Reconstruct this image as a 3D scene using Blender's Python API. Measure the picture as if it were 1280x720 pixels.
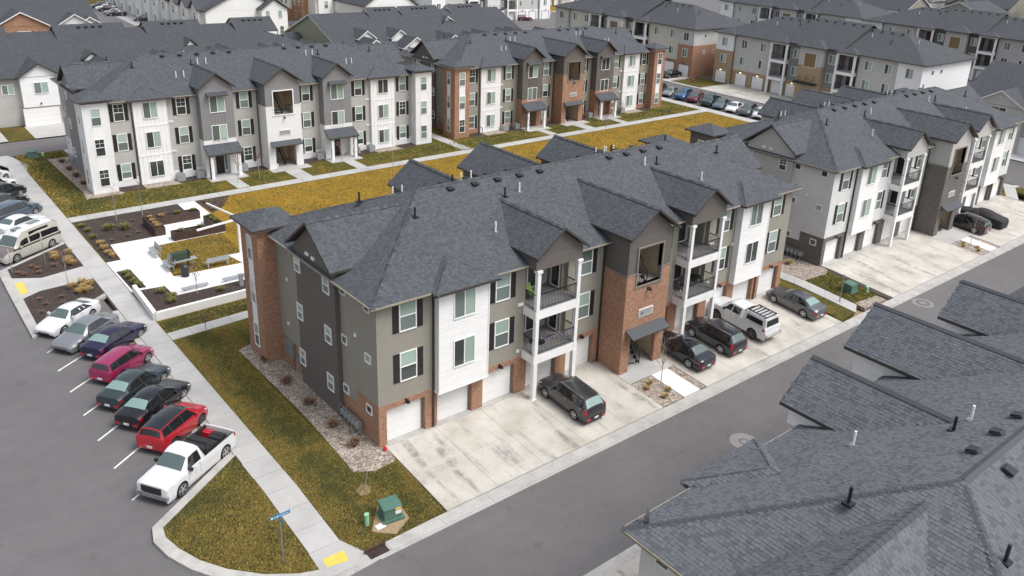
import bpy, bmesh, math, random
from mathutils import Vector, Matrix
random.seed(7)
PI=math.pi
for o in list(bpy.data.objects): bpy.data.objects.remove(o, do_unlink=True)
scene=bpy.context.scene
COL=scene.collection
# ---------------------------------------------------------------- camera
cam_d=bpy.data.cameras.new('camera'); cam=bpy.data.objects.new('camera',cam_d); COL.objects.link(cam); scene.camera=cam
cam_d.sensor_width=36.0; cam_d.lens=1053.66/1280*36.0
cam_d.shift_x=-36.25/1280; cam_d.shift_y=-61.68/1280
cam_d.clip_start=0.5; cam_d.clip_end=3000
_r=Vector((0.7650887615554164,-0.642380480389806,0.044570229478443614)); _u=Vector((0.20077403815261485,0.3037464701601561,0.9313580769334303)); _f=Vector((0.6118242987537283,0.7036230526918567,-0.3613663337599411))
cam.matrix_world=Matrix(((_r.x,_u.x,-_f.x,-19.3086),(_r.y,_u.y,-_f.y,-34.8957),(_r.z,_u.z,-_f.z,27.9239),(0,0,0,1)))
# ---------------------------------------------------------------- world, sun, exposure
SUN_EL=math.radians(58); SUN_AZ=math.radians(150)   # high, veiled sun on the street side
w=bpy.data.worlds.new('World'); scene.world=w; w.use_nodes=True
nt=w.node_tree; nt.nodes.clear()
sky=nt.nodes.new('ShaderNodeTexSky'); sky.sky_type='NISHITA'; sky.sun_disc=False; sky.sun_elevation=SUN_EL; sky.sun_rotation=SUN_AZ
sky.air_density=1.0; sky.dust_density=4.0; sky.ozone_density=1.0
hs=nt.nodes.new('ShaderNodeHueSaturation'); hs.inputs['Saturation'].default_value=0.38
bg=nt.nodes.new('ShaderNodeBackground'); bg.inputs['Strength'].default_value=0.142
wo=nt.nodes.new('ShaderNodeOutputWorld')
nt.links.new(sky.outputs[0],hs.inputs['Color']); nt.links.new(hs.outputs[0],bg.inputs['Color']); nt.links.new(bg.outputs[0],wo.inputs['Surface'])
sd=bpy.data.lights.new('sun','SUN'); sd.energy=1.2; sd.angle=math.radians(26); sd.color=(1.0,0.975,0.95)
so=bpy.data.objects.new('sun',sd); COL.objects.link(so)
_sd=Vector((math.sin(SUN_AZ)*math.cos(SUN_EL),math.cos(SUN_AZ)*math.cos(SUN_EL),math.sin(SUN_EL)))
so.rotation_euler=_sd.to_track_quat('Z','Y').to_euler(); so.location=(0,-60,90)
scene.view_settings.view_transform='Standard'; scene.view_settings.look='None'; scene.view_settings.gamma=1; scene.view_settings.exposure=0.62
scene.render.engine='CYCLES'
# ---------------------------------------------------------------- mesh helpers
class MB:
    def __init__(s): s.v=[]; s.f=[]; s.m=[]
    def poly(s,pts,m=0):
        b=len(s.v); s.v+= [tuple(p) for p in pts]; s.f.append(tuple(range(b,b+len(pts)))); s.m.append(m)
    def box(s,x0,x1,y0,y1,z0,z1,m=0):
        if x0>x1: x0,x1=x1,x0
        if y0>y1: y0,y1=y1,y0
        b=len(s.v)
        s.v+=[(x0,y0,z0),(x1,y0,z0),(x1,y1,z0),(x0,y1,z0),(x0,y0,z1),(x1,y0,z1),(x1,y1,z1),(x0,y1,z1)]
        for q in ((0,3,2,1),(4,5,6,7),(0,1,5,4),(1,2,6,5),(2,3,7,6),(3,0,4,7)): s.f.append(tuple(b+i for i in q)); s.m.append(m)
        return s
    def hexa(s,lo,hi,m=0):            # two matching loops, lo below hi
        n=len(lo); b=len(s.v); s.v+=[tuple(p) for p in lo]+[tuple(p) for p in hi]
        s.f.append(tuple(b+i for i in reversed(range(n)))); s.m.append(m)
        s.f.append(tuple(b+n+i for i in range(n))); s.m.append(m)
        for i in range(n):
            j=(i+1)%n; s.f.append((b+i,b+j,b+n+j,b+n+i)); s.m.append(m)
        return s
    def slab(s,pts,t,mt=0,ms=1,mb=None):     # pts CCW from above; thickness t down
        lo=[(p[0],p[1],p[2]-t) for p in pts]; n=len(pts); b=len(s.v)
        s.v+=[tuple(p) for p in pts]+lo
        s.f.append(tuple(b+i for i in range(n))); s.m.append(mt)
        s.f.append(tuple(b+n+i for i in reversed(range(n)))); s.m.append(ms if mb is None else mb)
        for i in range(n):
            j=(i+1)%n; s.f.append((b+j,b+i,b+n+i,b+n+j)); s.m.append(ms)
        return s
    def tube(s,p0,p1,r0,r1=None,n=6,m=0):
        r1=r0 if r1 is None else r1
        p0=Vector(p0);p1=Vector(p1); d=(p1-p0).normalized(); a=d.orthogonal().normalized(); c=d.cross(a)
        lo=[p0+(a*math.cos(2*PI*i/n)+c*math.sin(2*PI*i/n))*r0 for i in range(n)]
        hi=[p1+(a*math.cos(2*PI*i/n)+c*math.sin(2*PI*i/n))*r1 for i in range(n)]
        return s.hexa(lo,hi,m)
    def bar(s,p0,p1,w,h,m=0):          # rectangular bar, w horizontal, h up
        p0=Vector(p0);p1=Vector(p1); d=(p1-p0).normalized(); a=d.cross(Vector((0,0,1)))
        if a.length<1e-4: a=Vector((1,0,0))
        a.normalize(); c=a.cross(d); a=a*w/2; c=c*h/2
        return s.hexa([p0-a-c,p0+a-c,p0+a+c,p0-a+c],[p1-a-c,p1+a-c,p1+a+c,p1-a+c],m)
    def mesh(s,name,mats,smooth=False,angle=0.6):
        me=bpy.data.meshes.new(name); me.from_pydata(s.v,[],s.f)
        for m in mats: me.materials.append(m)
        me.polygons.foreach_set('material_index',s.m)
        if smooth:
            me.polygons.foreach_set('use_smooth',[True]*len(s.f))
            me.update()
            try: me.set_sharp_from_angle(angle=angle)
            except Exception: pass
        me.update()
        uv=me.uv_layers.new(name='UVMap').data
        vs=me.vertices
        for p in me.polygons:
            n=p.normal
            h=math.hypot(n.x,n.y)
            if h<0.05: t=Vector((1,0,0)); b=Vector((0,1,0))
            else: t=Vector((-n.y/h,n.x/h,0)); b=n.cross(t)
            for li in p.loop_indices:
                c=vs[me.loops[li].vertex_index].co; uv[li].uv=(c.dot(t),c.dot(b))
        return me
    def build(s,name,mats,parent=None,loc=None,rz=None,smooth=False,angle=0.6):
        if not isinstance(mats,(list,tuple)): mats=[mats]
        return inst(name,s.mesh(name,mats,smooth,angle),parent,loc,rz)
def inst(name,me,parent=None,loc=None,rz=None):
    o=bpy.data.objects.new(name,me); COL.objects.link(o)
    if parent is not None: o.parent=parent
    if loc is not None: o.location=loc
    if rz is not None: o.rotation_euler=(0,0,rz)
    return o
def tag(o,label=None,cat=None,group=None,kind=None):
    if label: o['label']=label
    if cat: o['category']=cat
    if group: o['group']=group
    if kind: o['kind']=kind
    return o
def thing(name,label,cat,loc=(0,0,0),rz=0,group=None):
    o=bpy.data.objects.new(name,None); COL.objects.link(o); o.location=loc; o.rotation_euler=(0,0,rz); o.empty_display_size=.2
    return tag(o,label,cat,group)
def struct(name,parent=None):
    o=bpy.data.objects.new(name,None); COL.objects.link(o); o.empty_display_size=.2
    if parent: o.parent=parent
    else: o['kind']='structure'
    return o
def copy_tree(o,parent=None):
    c=o.copy(); COL.objects.link(c)
    if parent is not None: c.parent=parent
    for ch in list(o.children): copy_tree(ch,c)
    return c
# ---------------------------------------------------------------- materials
def new_mat(name):
    m=bpy.data.materials.new(name); m.use_nodes=True; nt=m.node_tree; b=nt.nodes['Principled BSDF']; return m,nt,b
def N(nt,t,**k):
    n=nt.nodes.new(t)
    for a,v in k.items(): setattr(n,a,v)
    return n
def col(c): return (c[0],c[1],c[2],1)
def ramp(nt,fac,stops):
    r=N(nt,'ShaderNodeValToRGB'); e=r.color_ramp.elements
    while len(e)<len(stops): e.new(0.5)
    for i,(p,c) in enumerate(stops): e[i].position=p; e[i].color=col(c)
    nt.links.new(fac,r.inputs[0]); return r.outputs[0]
def noise(nt,vec,scale,detail=4,rough=.6):
    n=N(nt,'ShaderNodeTexNoise'); n.inputs['Scale'].default_value=scale; n.inputs['Detail'].default_value=detail; n.inputs['Roughness'].default_value=rough
    if vec is not None: nt.links.new(vec,n.inputs['Vector'])
    return n.outputs[0]
def mixc(nt,fac,a,b,mode='MIX'):
    m=N(nt,'ShaderNodeMix',data_type='RGBA',blend_type=mode)
    if isinstance(fac,(int,float)): m.inputs[0].default_value=fac
    else: nt.links.new(fac,m.inputs[0])
    for s,i in ((a,6),(b,7)):
        if isinstance(s,tuple): m.inputs[i].default_value=col(s)
        else: nt.links.new(s,m.inputs[i])
    return m.outputs[2]
def math_(nt,op,a,b=None):
    m=N(nt,'ShaderNodeMath',operation=op)
    for i,s in enumerate((a,b)):
        if s is None: continue
        if isinstance(s,(int,float)): m.inputs[i].default_value=s
        else: nt.links.new(s,m.inputs[i])
    return m.outputs[0]
def bump(nt,b,h,strength=.4,dist=.02):
    n=N(nt,'ShaderNodeBump'); n.inputs['Strength'].default_value=strength; n.inputs['Distance'].default_value=dist
    nt.links.new(h,n.inputs['Height']); nt.links.new(n.outputs[0],b.inputs['Normal'])
def wpos(nt): return N(nt,'ShaderNodeNewGeometry').outputs['Position']
def uvc(nt): return N(nt,'ShaderNodeTexCoord').outputs['UV']
def plain(name,c,rough=.6,var=.12,scale=3,metal=0,bumps=0,spec=None):
    m,nt,b=new_mat(name); p=N(nt,'ShaderNodeTexCoord').outputs['Object']
    n=noise(nt,p,scale,5)
    lo=tuple(x*(1-var) for x in c); hi=tuple(min(1,x*(1+var)) for x in c)
    nt.links.new(ramp(nt,n,[(.3,lo),(.7,hi)]),b.inputs['Base Color']); b.inputs['Roughness'].default_value=rough; b.inputs['Metallic'].default_value=metal
    if spec is not None: b.inputs['Specular IOR Level'].default_value=spec
    if bumps: bump(nt,b,noise(nt,p,60,3),bumps,.005)
    return m
def stucco(name,c):
    m,nt,b=new_mat(name); p=wpos(nt)
    n=noise(nt,p,1.1,6); n2=noise(nt,p,45,3)
    a=ramp(nt,n,[(.3,tuple(x*.93 for x in c)),(.7,tuple(x*1.05 for x in c))])
    d=ramp(nt,n2,[(.25,(.88,.88,.88)),(.75,(1.08,1.08,1.08))])
    nt.links.new(mixc(nt,.7,a,d,'MULTIPLY'),b.inputs['Base Color']); b.inputs['Roughness'].default_value=.92
    bump(nt,b,n2,.3,.006); return m
def siding(name,c,h=.18):
    m,nt,b=new_mat(name); uv=uvc(nt)
    s=N(nt,'ShaderNodeSeparateXYZ'); nt.links.new(uv,s.inputs[0])
    fr=math_(nt,'FRACT',math_(nt,'DIVIDE',s.outputs[1],h))
    # the lap: its shade painted as a narrow darker line under every board
    br=N(nt,'ShaderNodeTexBrick'); br.inputs['Scale'].default_value=1; br.inputs['Brick Width'].default_value=3.6; br.inputs['Row Height'].default_value=h; br.inputs['Mortar Size'].default_value=.006; br.offset=.37
    br.inputs['Color1'].default_value=col(tuple(x*.97 for x in c)); br.inputs['Color2'].default_value=col(tuple(x*1.03 for x in c)); br.inputs['Mortar'].default_value=col(tuple(x*.84 for x in c))
    nt.links.new(uv,br.inputs['Vector'])
    n=noise(nt,wpos(nt),2,4)
    nt.links.new(mixc(nt,.5,br.outputs[0],ramp(nt,n,[(.3,(.93,.93,.93)),(.7,(1.04,1.04,1.04))]),'MULTIPLY'),b.inputs['Base Color'])
    b.inputs['Roughness'].default_value=.65; bump(nt,b,math_(nt,'MULTIPLY',fr,-1.0),.9,.012); return m
def brick(name,c1,c2,mortar,sx=.215,sy=.085,var=1.0):
    m,nt,b=new_mat(name); uv=uvc(nt)
    br=N(nt,'ShaderNodeTexBrick'); br.inputs['Scale'].default_value=1; br.inputs['Brick Width'].default_value=sx; br.inputs['Row Height'].default_value=sy; br.inputs['Mortar Size'].default_value=.009; br.inputs['Mortar Smooth'].default_value=.2; br.inputs['Bias'].default_value=-.1
    br.inputs['Color1'].default_value=col(c1); br.inputs['Color2'].default_value=col(c2); br.inputs['Mortar'].default_value=col(mortar)
    nt.links.new(uv,br.inputs['Vector'])
    n=noise(nt,uv,5.5,3); n2=noise(nt,uv,.5,3)
    c=mixc(nt,.8*var,br.outputs[0],ramp(nt,n,[(.25,(.62,.62,.65)),(.5,(1,1,1)),(.8,(1.25,1.2,1.15))]),'MULTIPLY')
    c=mixc(nt,.5*var,c,ramp(nt,n2,[(.3,(.85,.85,.85)),(.7,(1.1,1.1,1.1))]),'MULTIPLY')
    nt.links.new(c,b.inputs['Base Color']); b.inputs['Roughness'].default_value=.9
    bump(nt,b,math_(nt,'SUBTRACT',1.0,br.outputs[1]),.6,.01); return m
def shingle(name,c,tone=1.0,bw=.2,rh=.145):
    m,nt,b=new_mat(name); uv=uvc(nt)
    br=N(nt,'ShaderNodeTexBrick'); br.inputs['Scale'].default_value=1; br.inputs['Brick Width'].default_value=bw; br.inputs['Row Height'].default_value=rh; br.inputs['Mortar Size'].default_value=.007; br.inputs['Mortar Smooth'].default_value=.6; br.offset=.43; br.squash=.7; br.squash_frequency=3
    br.inputs['Color1'].default_value=col(tuple(x*.70 for x in c)); br.inputs['Color2'].default_value=col(tuple(x*1.16 for x in c)); br.inputs['Mortar'].default_value=col(tuple(x*.5 for x in c))
    nt.links.new(uv,br.inputs['Vector'])
    n=noise(nt,uv,.28,4); n2=noise(nt,uv,26,3); n3=noise(nt,uv,2.4,4)
    cc=mixc(nt,.8,br.outputs[0],ramp(nt,n,[(.3,(.94,.95,.96)),(.7,(1.06,1.05,1.04))]),'MULTIPLY')
    cc=mixc(nt,.5,cc,ramp(nt,n2,[(.25,(.75,.75,.75)),(.75,(1.25,1.25,1.25))]),'MULTIPLY')
    cc=mixc(nt,.3,cc,ramp(nt,n3,[(.3,(.86,.88,.9)),(.7,(1.12,1.1,1.08))]),'MULTIPLY')
    nt.links.new(cc,b.inputs['Base Color']); b.inputs['Roughness'].default_value=.88
    s=N(nt,'ShaderNodeSeparateXYZ'); nt.links.new(uv,s.inputs[0])
    fr=math_(nt,'FRACT',math_(nt,'DIVIDE',s.outputs[1],rh))
    h=math_(nt,'ADD',math_(nt,'MULTIPLY',fr,-.8),math_(nt,'MULTIPLY',n2,.5)); bump(nt,b,h,.8,.012); return m
def glass(name,c,rough=.08,var=.25):
    m,nt,b=new_mat(name)
    oi=N(nt,'ShaderNodeObjectInfo').outputs['Random']
    a=ramp(nt,oi,[(0,tuple(x*(1-var) for x in c)),(1,tuple(x*(1+var) for x in c))])
    nt.links.new(a,b.inputs['Base Color']); b.inputs['Roughness'].default_value=rough; b.inputs['Specular IOR Level'].default_value=.8
    return m
def concrete(name,c,stain=.25,scale=.5):
    m,nt,b=new_mat(name); p=wpos(nt)
    n=noise(nt,p,scale,6,.65); n2=noise(nt,p,9,5); n3=noise(nt,p,.13,3); oi=N(nt,'ShaderNodeObjectInfo').outputs['Random']
    a=ramp(nt,n,[(.3,tuple(x*(1-stain) for x in c)),(.55,c),(.8,tuple(x*1.07 for x in c))])
    a=mixc(nt,.8,a,ramp(nt,n2,[(.2,(.86,.86,.86)),(.8,(1.1,1.1,1.1))]),'MULTIPLY')
    a=mixc(nt,.7,a,ramp(nt,oi,[(0,(.93,.93,.93)),(1,(1.06,1.055,1.05))]),'MULTIPLY')
    nt.links.new(a,b.inputs['Base Color']); b.inputs['Roughness'].default_value=.85; bump(nt,b,n2,.15,.01); return m
def drive_mat():
    m,nt,b=new_mat('driveway_concrete'); p=wpos(nt)
    n=noise(nt,p,.45,6,.6); n2=noise(nt,p,8,5)
    a=ramp(nt,n,[(.3,(.36,.33,.28)),(.5,(.48,.455,.405)),(.72,(.57,.55,.505))])
    # tyre scuffs: soft dark streaks along the drive direction
    mp=N(nt,'ShaderNodeMapping'); mp.inputs['Scale'].default_value=(1.15,.16,.1); nt.links.new(p,mp.inputs[0])
    st=noise(nt,mp.outputs[0],1.0,3,.5); s2=noise(nt,p,1.6,4)
    k=math_(nt,'MULTIPLY',ramp(nt,st,[(.54,(0,0,0)),(.66,(1,1,1))]),ramp(nt,s2,[(.35,(0,0,0)),(.6,(1,1,1))]))
    a=mixc(nt,math_(nt,'MULTIPLY',k,.75),a,(.17,.165,.16))
    a=mixc(nt,.8,a,ramp(nt,n2,[(.2,(.86,.86,.86)),(.8,(1.08,1.08,1.08))]),'MULTIPLY')
    nt.links.new(a,b.inputs['Base Color']); b.inputs['Roughness'].default_value=.85; bump(nt,b,n2,.15,.01); return m
def asphalt():
    m,nt,b=new_mat('asphalt'); p=wpos(nt)
    n=noise(nt,p,.12,5,.6); n2=noise(nt,p,14,6,.75); n3=noise(nt,p,1.3,5)
    a=ramp(nt,n,[(.25,(.112,.107,.11)),(.75,(.143,.137,.14))])
    a=mixc(nt,.9,a,ramp(nt,n2,[(.25,(.8,.8,.8)),(.75,(1.2,1.2,1.2))]),'MULTIPLY')
    a=mixc(nt,.7,a,ramp(nt,n3,[(.3,(.92,.92,.92)),(.7,(1.07,1.07,1.07))]),'MULTIPLY')
    mp=N(nt,'ShaderNodeMapping'); mp.inputs['Scale'].default_value=(.06,.7,.1); nt.links.new(p,mp.inputs[0])
    a=mixc(nt,.5,a,ramp(nt,noise(nt,mp.outputs[0],1.2,3),[(.35,(.93,.93,.94)),(.65,(1.06,1.05,1.05))]),'MULTIPLY')
    v=N(nt,'ShaderNodeTexVoronoi'); v.inputs['Scale'].default_value=.42; nt.links.new(p,v.inputs['Vector'])      # oil drips and patches
    sp=ramp(nt,math_(nt,'ADD',v.outputs['Distance'],math_(nt,'MULTIPLY',noise(nt,p,3,4),.35)),[(.22,(1,1,1)),(.3,(0,0,0))])
    a=mixc(nt,math_(nt,'MULTIPLY',sp,.38),a,(.075,.07,.07))
    v2=N(nt,'ShaderNodeTexVoronoi',feature='DISTANCE_TO_EDGE'); v2.inputs['Scale'].default_value=.11; mpp=noise(nt,p,.9,4)
    vm=N(nt,'ShaderNodeVectorMath',operation='ADD'); nt.links.new(p,vm.inputs[0]); cc=N(nt,'ShaderNodeTexNoise'); cc.inputs['Scale'].default_value=.5; nt.links.new(p,cc.inputs['Vector']); sc=N(nt,'ShaderNodeVectorMath',operation='SCALE'); sc.inputs['Scale'].default_value=3; nt.links.new(cc.outputs[1],sc.inputs[0]); nt.links.new(sc.outputs[0],vm.inputs[1]); nt.links.new(vm.outputs[0],v2.inputs['Vector'])
    ck=ramp(nt,v2.outputs['Distance'],[(.0,(1,1,1)),(.006,(0,0,0))])
    a=mixc(nt,math_(nt,'MULTIPLY',ck,.22),a,(.08,.075,.075))
    nt.links.new(a,b.inputs['Base Color']); b.inputs['Roughness'].default_value=.8; bump(nt,b,n2,.25,.01); return m
def grass(name,gold,lo,hi,gmix=(.42,.62)):
    m,nt,b=new_mat(name); p=wpos(nt)
    n=noise(nt,p,.35,5,.65); n2=noise(nt,p,12,6,.8); n3=noise(nt,p,2.2,5,.7); n4=noise(nt,p,45,3,.7)
    g=ramp(nt,n3,[(.3,lo),(.7,hi)])
    mixf=ramp(nt,math_(nt,'ADD',math_(nt,'MULTIPLY',n,.65),math_(nt,'MULTIPLY',n3,.35)),[(gmix[0],(0,0,0)),(gmix[1],(1,1,1))])
    a=mixc(nt,mixf,g,gold)
    a=mixc(nt,.9,a,ramp(nt,n2,[(.3,(.45,.5,.42)),(.5,(.95,.95,.9)),(.72,(1.5,1.42,1.4))]),'MULTIPLY')
    a=mixc(nt,.75,a,ramp(nt,noise(nt,p,4.5,5,.75),[(.32,(.55,.6,.5)),(.6,(1.12,1.1,1.1))]),'MULTIPLY')
    a=mixc(nt,.8,a,ramp(nt,n4,[(.25,(.7,.7,.7)),(.75,(1.3,1.3,1.3))]),'MULTIPLY')
    nt.links.new(a,b.inputs['Base Color']); b.inputs['Roughness'].default_value=.95; b.inputs['Specular IOR Level'].default_value=.1; bump(nt,b,n2,.7,.05); return m
def rocks(name,cs,scale=9):
    m,nt,b=new_mat(name); p=wpos(nt)
    v=N(nt,'ShaderNodeTexVoronoi'); v.inputs['Scale'].default_value=scale; nt.links.new(p,v.inputs['Vector'])
    s=N(nt,'ShaderNodeSeparateColor'); nt.links.new(v.outputs['Color'],s.inputs[0])
    a=ramp(nt,s.outputs[0],cs)
    n=noise(nt,p,.8,4)
    a=mixc(nt,.8,a,ramp(nt,n,[(.3,(.8,.8,.8)),(.7,(1.15,1.15,1.15))]),'MULTIPLY')
    nt.links.new(a,b.inputs['Base Color']); b.inputs['Roughness'].default_value=.85
    bump(nt,b,math_(nt,'SUBTRACT',1.0,v.outputs['Distance']),.9,.05); return m
def island(name,stops,rough=.85):
    m,nt,b=new_mat(name); g=N(nt,'ShaderNodeNewGeometry')
    a=ramp(nt,g.outputs['Random Per Island'],stops); n2=noise(nt,g.outputs['Position'],40,3)
    n=noise(nt,g.outputs['Position'],.35,4)
    a=mixc(nt,.6,a,ramp(nt,n2,[(.25,(.8,.8,.8)),(.75,(1.2,1.2,1.2))]),'MULTIPLY')
    a=mixc(nt,.7,a,ramp(nt,n,[(.3,(.88,.9,.92)),(.7,(1.12,1.1,1.08))]),'MULTIPLY')
    nt.links.new(a,b.inputs['Base Color']); b.inputs['Roughness'].default_value=rough; return m
def paint(name,c,metal=.3,rough=.3):
    m,nt,b=new_mat(name); b.inputs['Base Color'].default_value=col(c); b.inputs['Metallic'].default_value=metal; b.inputs['Roughness'].default_value=rough
    b.inputs['Coat Weight'].default_value=.8; b.inputs['Coat Roughness'].default_value=.06
    return m
def emit(name,c,s):
    m,nt,b=new_mat(name); b.inputs['Base Color'].default_value=col(c); b.inputs['Emission Color'].default_value=col(c); b.inputs['Emission Strength'].default_value=s; return m
ROOFC=(.074,.081,.092)
M={}
M['shingle']=shingle('slate_shingle',ROOFC)
M['shingle_far']=shingle('far_slate_shingle',tuple(x*.8 for x in ROOFC))
M['tab']=island('shingle_tab',[(0,(.078,.085,.097)),(.2,(.085,.093,.106)),(.3,(.106,.115,.13)),(.85,(.112,.121,.136)),(1,(.122,.13,.145))])
M['cap']=island('ridge_cap',[(0,(.04,.044,.05)),(.5,(.062,.067,.075)),(1,(.092,.097,.105))])
M['fascia_dark']=plain('dark_fascia',(.055,.048,.042),.5)
M['fascia_tan']=plain('tan_fascia',(.3,.27,.215),.5)
M['fascia_white']=plain('white_fascia',(.78,.78,.77),.5,.05)
M['soffit']=plain('soffit',(.25,.23,.2),.8)
M['white']=plain('white_paint',(.8,.8,.79),.55,.05)
M['shutter']=plain('black_shutter',(.018,.016,.017),.5)
M['black_metal']=plain('black_metal',(.015,.015,.016),.4)
M['k_light']=stucco('light_grey_render',(.5,.495,.475))
M['k_beige']=stucco('beige_render',(.56,.53,.46))
M['k_opening']=plain('opening_shade_tan',(.2,.135,.07),.8)  # dark tan standing for the shaded inside of the stair opening
M['bronze']=plain('dark_bronze',(.05,.04,.035),.45)
M['grey_metal']=plain('grey_metal',(.27,.28,.29),.45,metal=.4)
M['awning']=siding('standing_seam_awning',(.06,.066,.075),.4)
M['white_siding']=siding('white_lap_siding',(.8,.8,.79))
M['white_board']=plain('white_board',(.78,.78,.78),.6,.05)
M['taupe']=stucco('taupe_stucco',(.29,.275,.232))
M['dark_siding']=siding('dark_lap_siding',(.12,.107,.098))
M['greige']=stucco('greige_stucco',(.43,.42,.40))
M['grey_siding']=siding('grey_siding',(.215,.212,.218))
M['white_brick']=brick('painted_white_brick',(.8,.8,.8),(.76,.76,.76),(.66,.66,.66),var=.12)
M['pale_stucco']=stucco('pale_stucco',(.64,.645,.64))
M['pale_siding']=siding('pale_siding',(.46,.455,.435))
M['red_brick']=brick('red_brick',(.39,.185,.105),(.24,.105,.062),(.44,.36,.27))
M['dark_brick']=brick('dark_brick',(.15,.135,.125),(.085,.078,.074),(.24,.22,.2))
M['tan_brick']=brick('tan_brick',(.42,.3,.17),(.34,.235,.14),(.42,.35,.26))
M['jamb']=plain('taupe_jamb',(.2,.185,.16),.7)
M['tan_wall']=plain('stair_wall',(.74,.6,.42),.85)
M['olive']=siding('olive_siding',(.34,.34,.24))
M['grey_wall']=plain('recess_wall',(.5,.49,.45),.85)
M['door_white']=siding('garage_door_white',(.82,.82,.82),.27)
M['window_frame']=plain('window_vinyl',(.82,.82,.8),.45,.03)
M['g_blind']=glass('blind_behind_glass',(.33,.43,.38),.12,.12)
M['g_screen']=glass('screened_glass',(.14,.175,.165),.25,.3)
M['g_dark']=glass('dark_glass',(.045,.055,.055),.06)
M['g_door']=glass('patio_glass',(.035,.035,.04),.08)
M['conc']=concrete('sidewalk_concrete',(.43,.425,.415),.16)
M['conc_white']=concrete('plaza_concrete',(.7,.7,.69),.07)
M['curb']=concrete('curb_concrete',(.43,.42,.4),.25,1.2)
M['drive']=drive_mat()
M['asphalt']=asphalt()
M['deck']=plain('deck_boards',(.22,.22,.22),.7)
M['blade_gold']=island('golden_blades',[(0,(.19,.14,.032)),(.5,(.27,.2,.045)),(1,(.36,.28,.08))])
M['blade_green']=island('green_blades',[(0,(.06,.066,.02)),(.5,(.1,.103,.028)),(1,(.16,.15,.04))])
M['g_gold']=grass('golden_lawn',(.31,.185,.028),(.12,.1,.022),(.24,.155,.028),(.36,.56))
M['g_mix']=grass('mixed_lawn',(.19,.13,.034),(.055,.058,.02),(.11,.095,.028),(.46,.66))
M['g_green']=grass('green_lawn',(.21,.145,.032),(.06,.065,.02),(.115,.105,.026),(.46,.66))
M['mulch']=rocks('dark_mulch',[(0,(.02,.014,.012)),(.5,(.042,.03,.026)),(.9,(.075,.052,.042)),(1,(.14,.09,.07))],16)
M['rock']=rocks('river_rock',[(0,(.15,.115,.088)),(.4,(.28,.225,.18)),(.75,(.38,.325,.275)),(1,(.54,.5,.45))],11)
M['dirt']=plain('dirt',(.3,.22,.13),.95,.2,6)
M['yellow']=plain('yellow_pad',(.72,.5,.09),.6,.12)
M['green_metal']=plain('green_cabinet',(.075,.16,.125),.5)
M['green_light']=plain('light_green_plastic',(.28,.55,.33),.4)
M['rust']=plain('weathered_steel',(.06,.034,.027),.75,.35,2.5)
M['planter_wall']=concrete('planter_wall_concrete',(.74,.73,.7),.08)
M['bench']=plain('bench_metal',(.38,.4,.42),.4,metal=.3)
M['bark']=plain('pale_bark',(.38,.33,.29),.9,.25,12)
M['bark_dark']=plain('twig_bark',(.2,.14,.12),.9,.25,12)
M['tuft_tan']=island('dormant_grass',[(0,(.3,.18,.06)),(.5,(.42,.28,.1)),(1,(.52,.4,.18))])
M['tuft_green']=island('evergreen_tuft',[(0,(.09,.1,.025)),(.6,(.17,.17,.04)),(1,(.27,.24,.07))])
M['tuft_red']=island('red_tuft',[(0,(.1,.05,.035)),(.5,(.2,.11,.07)),(1,(.33,.2,.12))])
M['rubber']=plain('rubber',(.02,.02,.021),.8)
M['line']=plain('line_paint',(.68,.68,.66),.7,.12,8)
M['leaves']=rocks('leaf_litter',[(0,(.13,.06,.03)),(.5,(.25,.13,.07)),(1,(.38,.24,.15))],22)
# ---------------------------------------------------------------- windows, doors
RZ={'F':0,'B':PI,'L':-PI/2,'R':PI/2}
_wc={}
def win_frame(w,h,style,grid):
    k=('f',round(w,2),round(h,2),style,grid)
    if k in _wc: return _wc[k]
    b=MB(); t=.065; d=.05
    b.box(-w/2-t,-w/2,-d,.01,-h/2-t,h/2+t); b.box(w/2,w/2+t,-d,.01,-h/2-t,h/2+t)
    b.box(-w/2,w/2,-d,.01,h/2,h/2+t); b.box(-w/2,w/2,-d-.015,.01,-h/2-t,-h/2)
    if style=='hung': b.box(-w/2,w/2,-d+.006,0,-.03,.03)
    elif style=='slider': b.box(-.03,.03,-d+.006,0,-h/2,h/2)
    if grid:
        if style=='hung': b.box(-.012,.012,-.034,0,.03,h/2); b.box(-w/2,w/2,-.033,0,h/4-.0,h/4+.025)
        else:
            for s in (-w/4,w/4): b.box(s-.012,s+.012,-.034,0,-h/2,h/2)
            b.box(-w/2,w/2,-.033,0,-.012,.012)
    _wc[k]=b.mesh('window',[M['window_frame']]); return _wc[k]
def pane_mesh(w,h,mat):
    k=('p',round(w,2),round(h,2),mat)
    if k in _wc: return _wc[k]
    _wc[k]=MB().box(-w/2,w/2,-.02,.005,-h/2,h/2).mesh('pane',[M[mat]]); return _wc[k]
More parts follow.
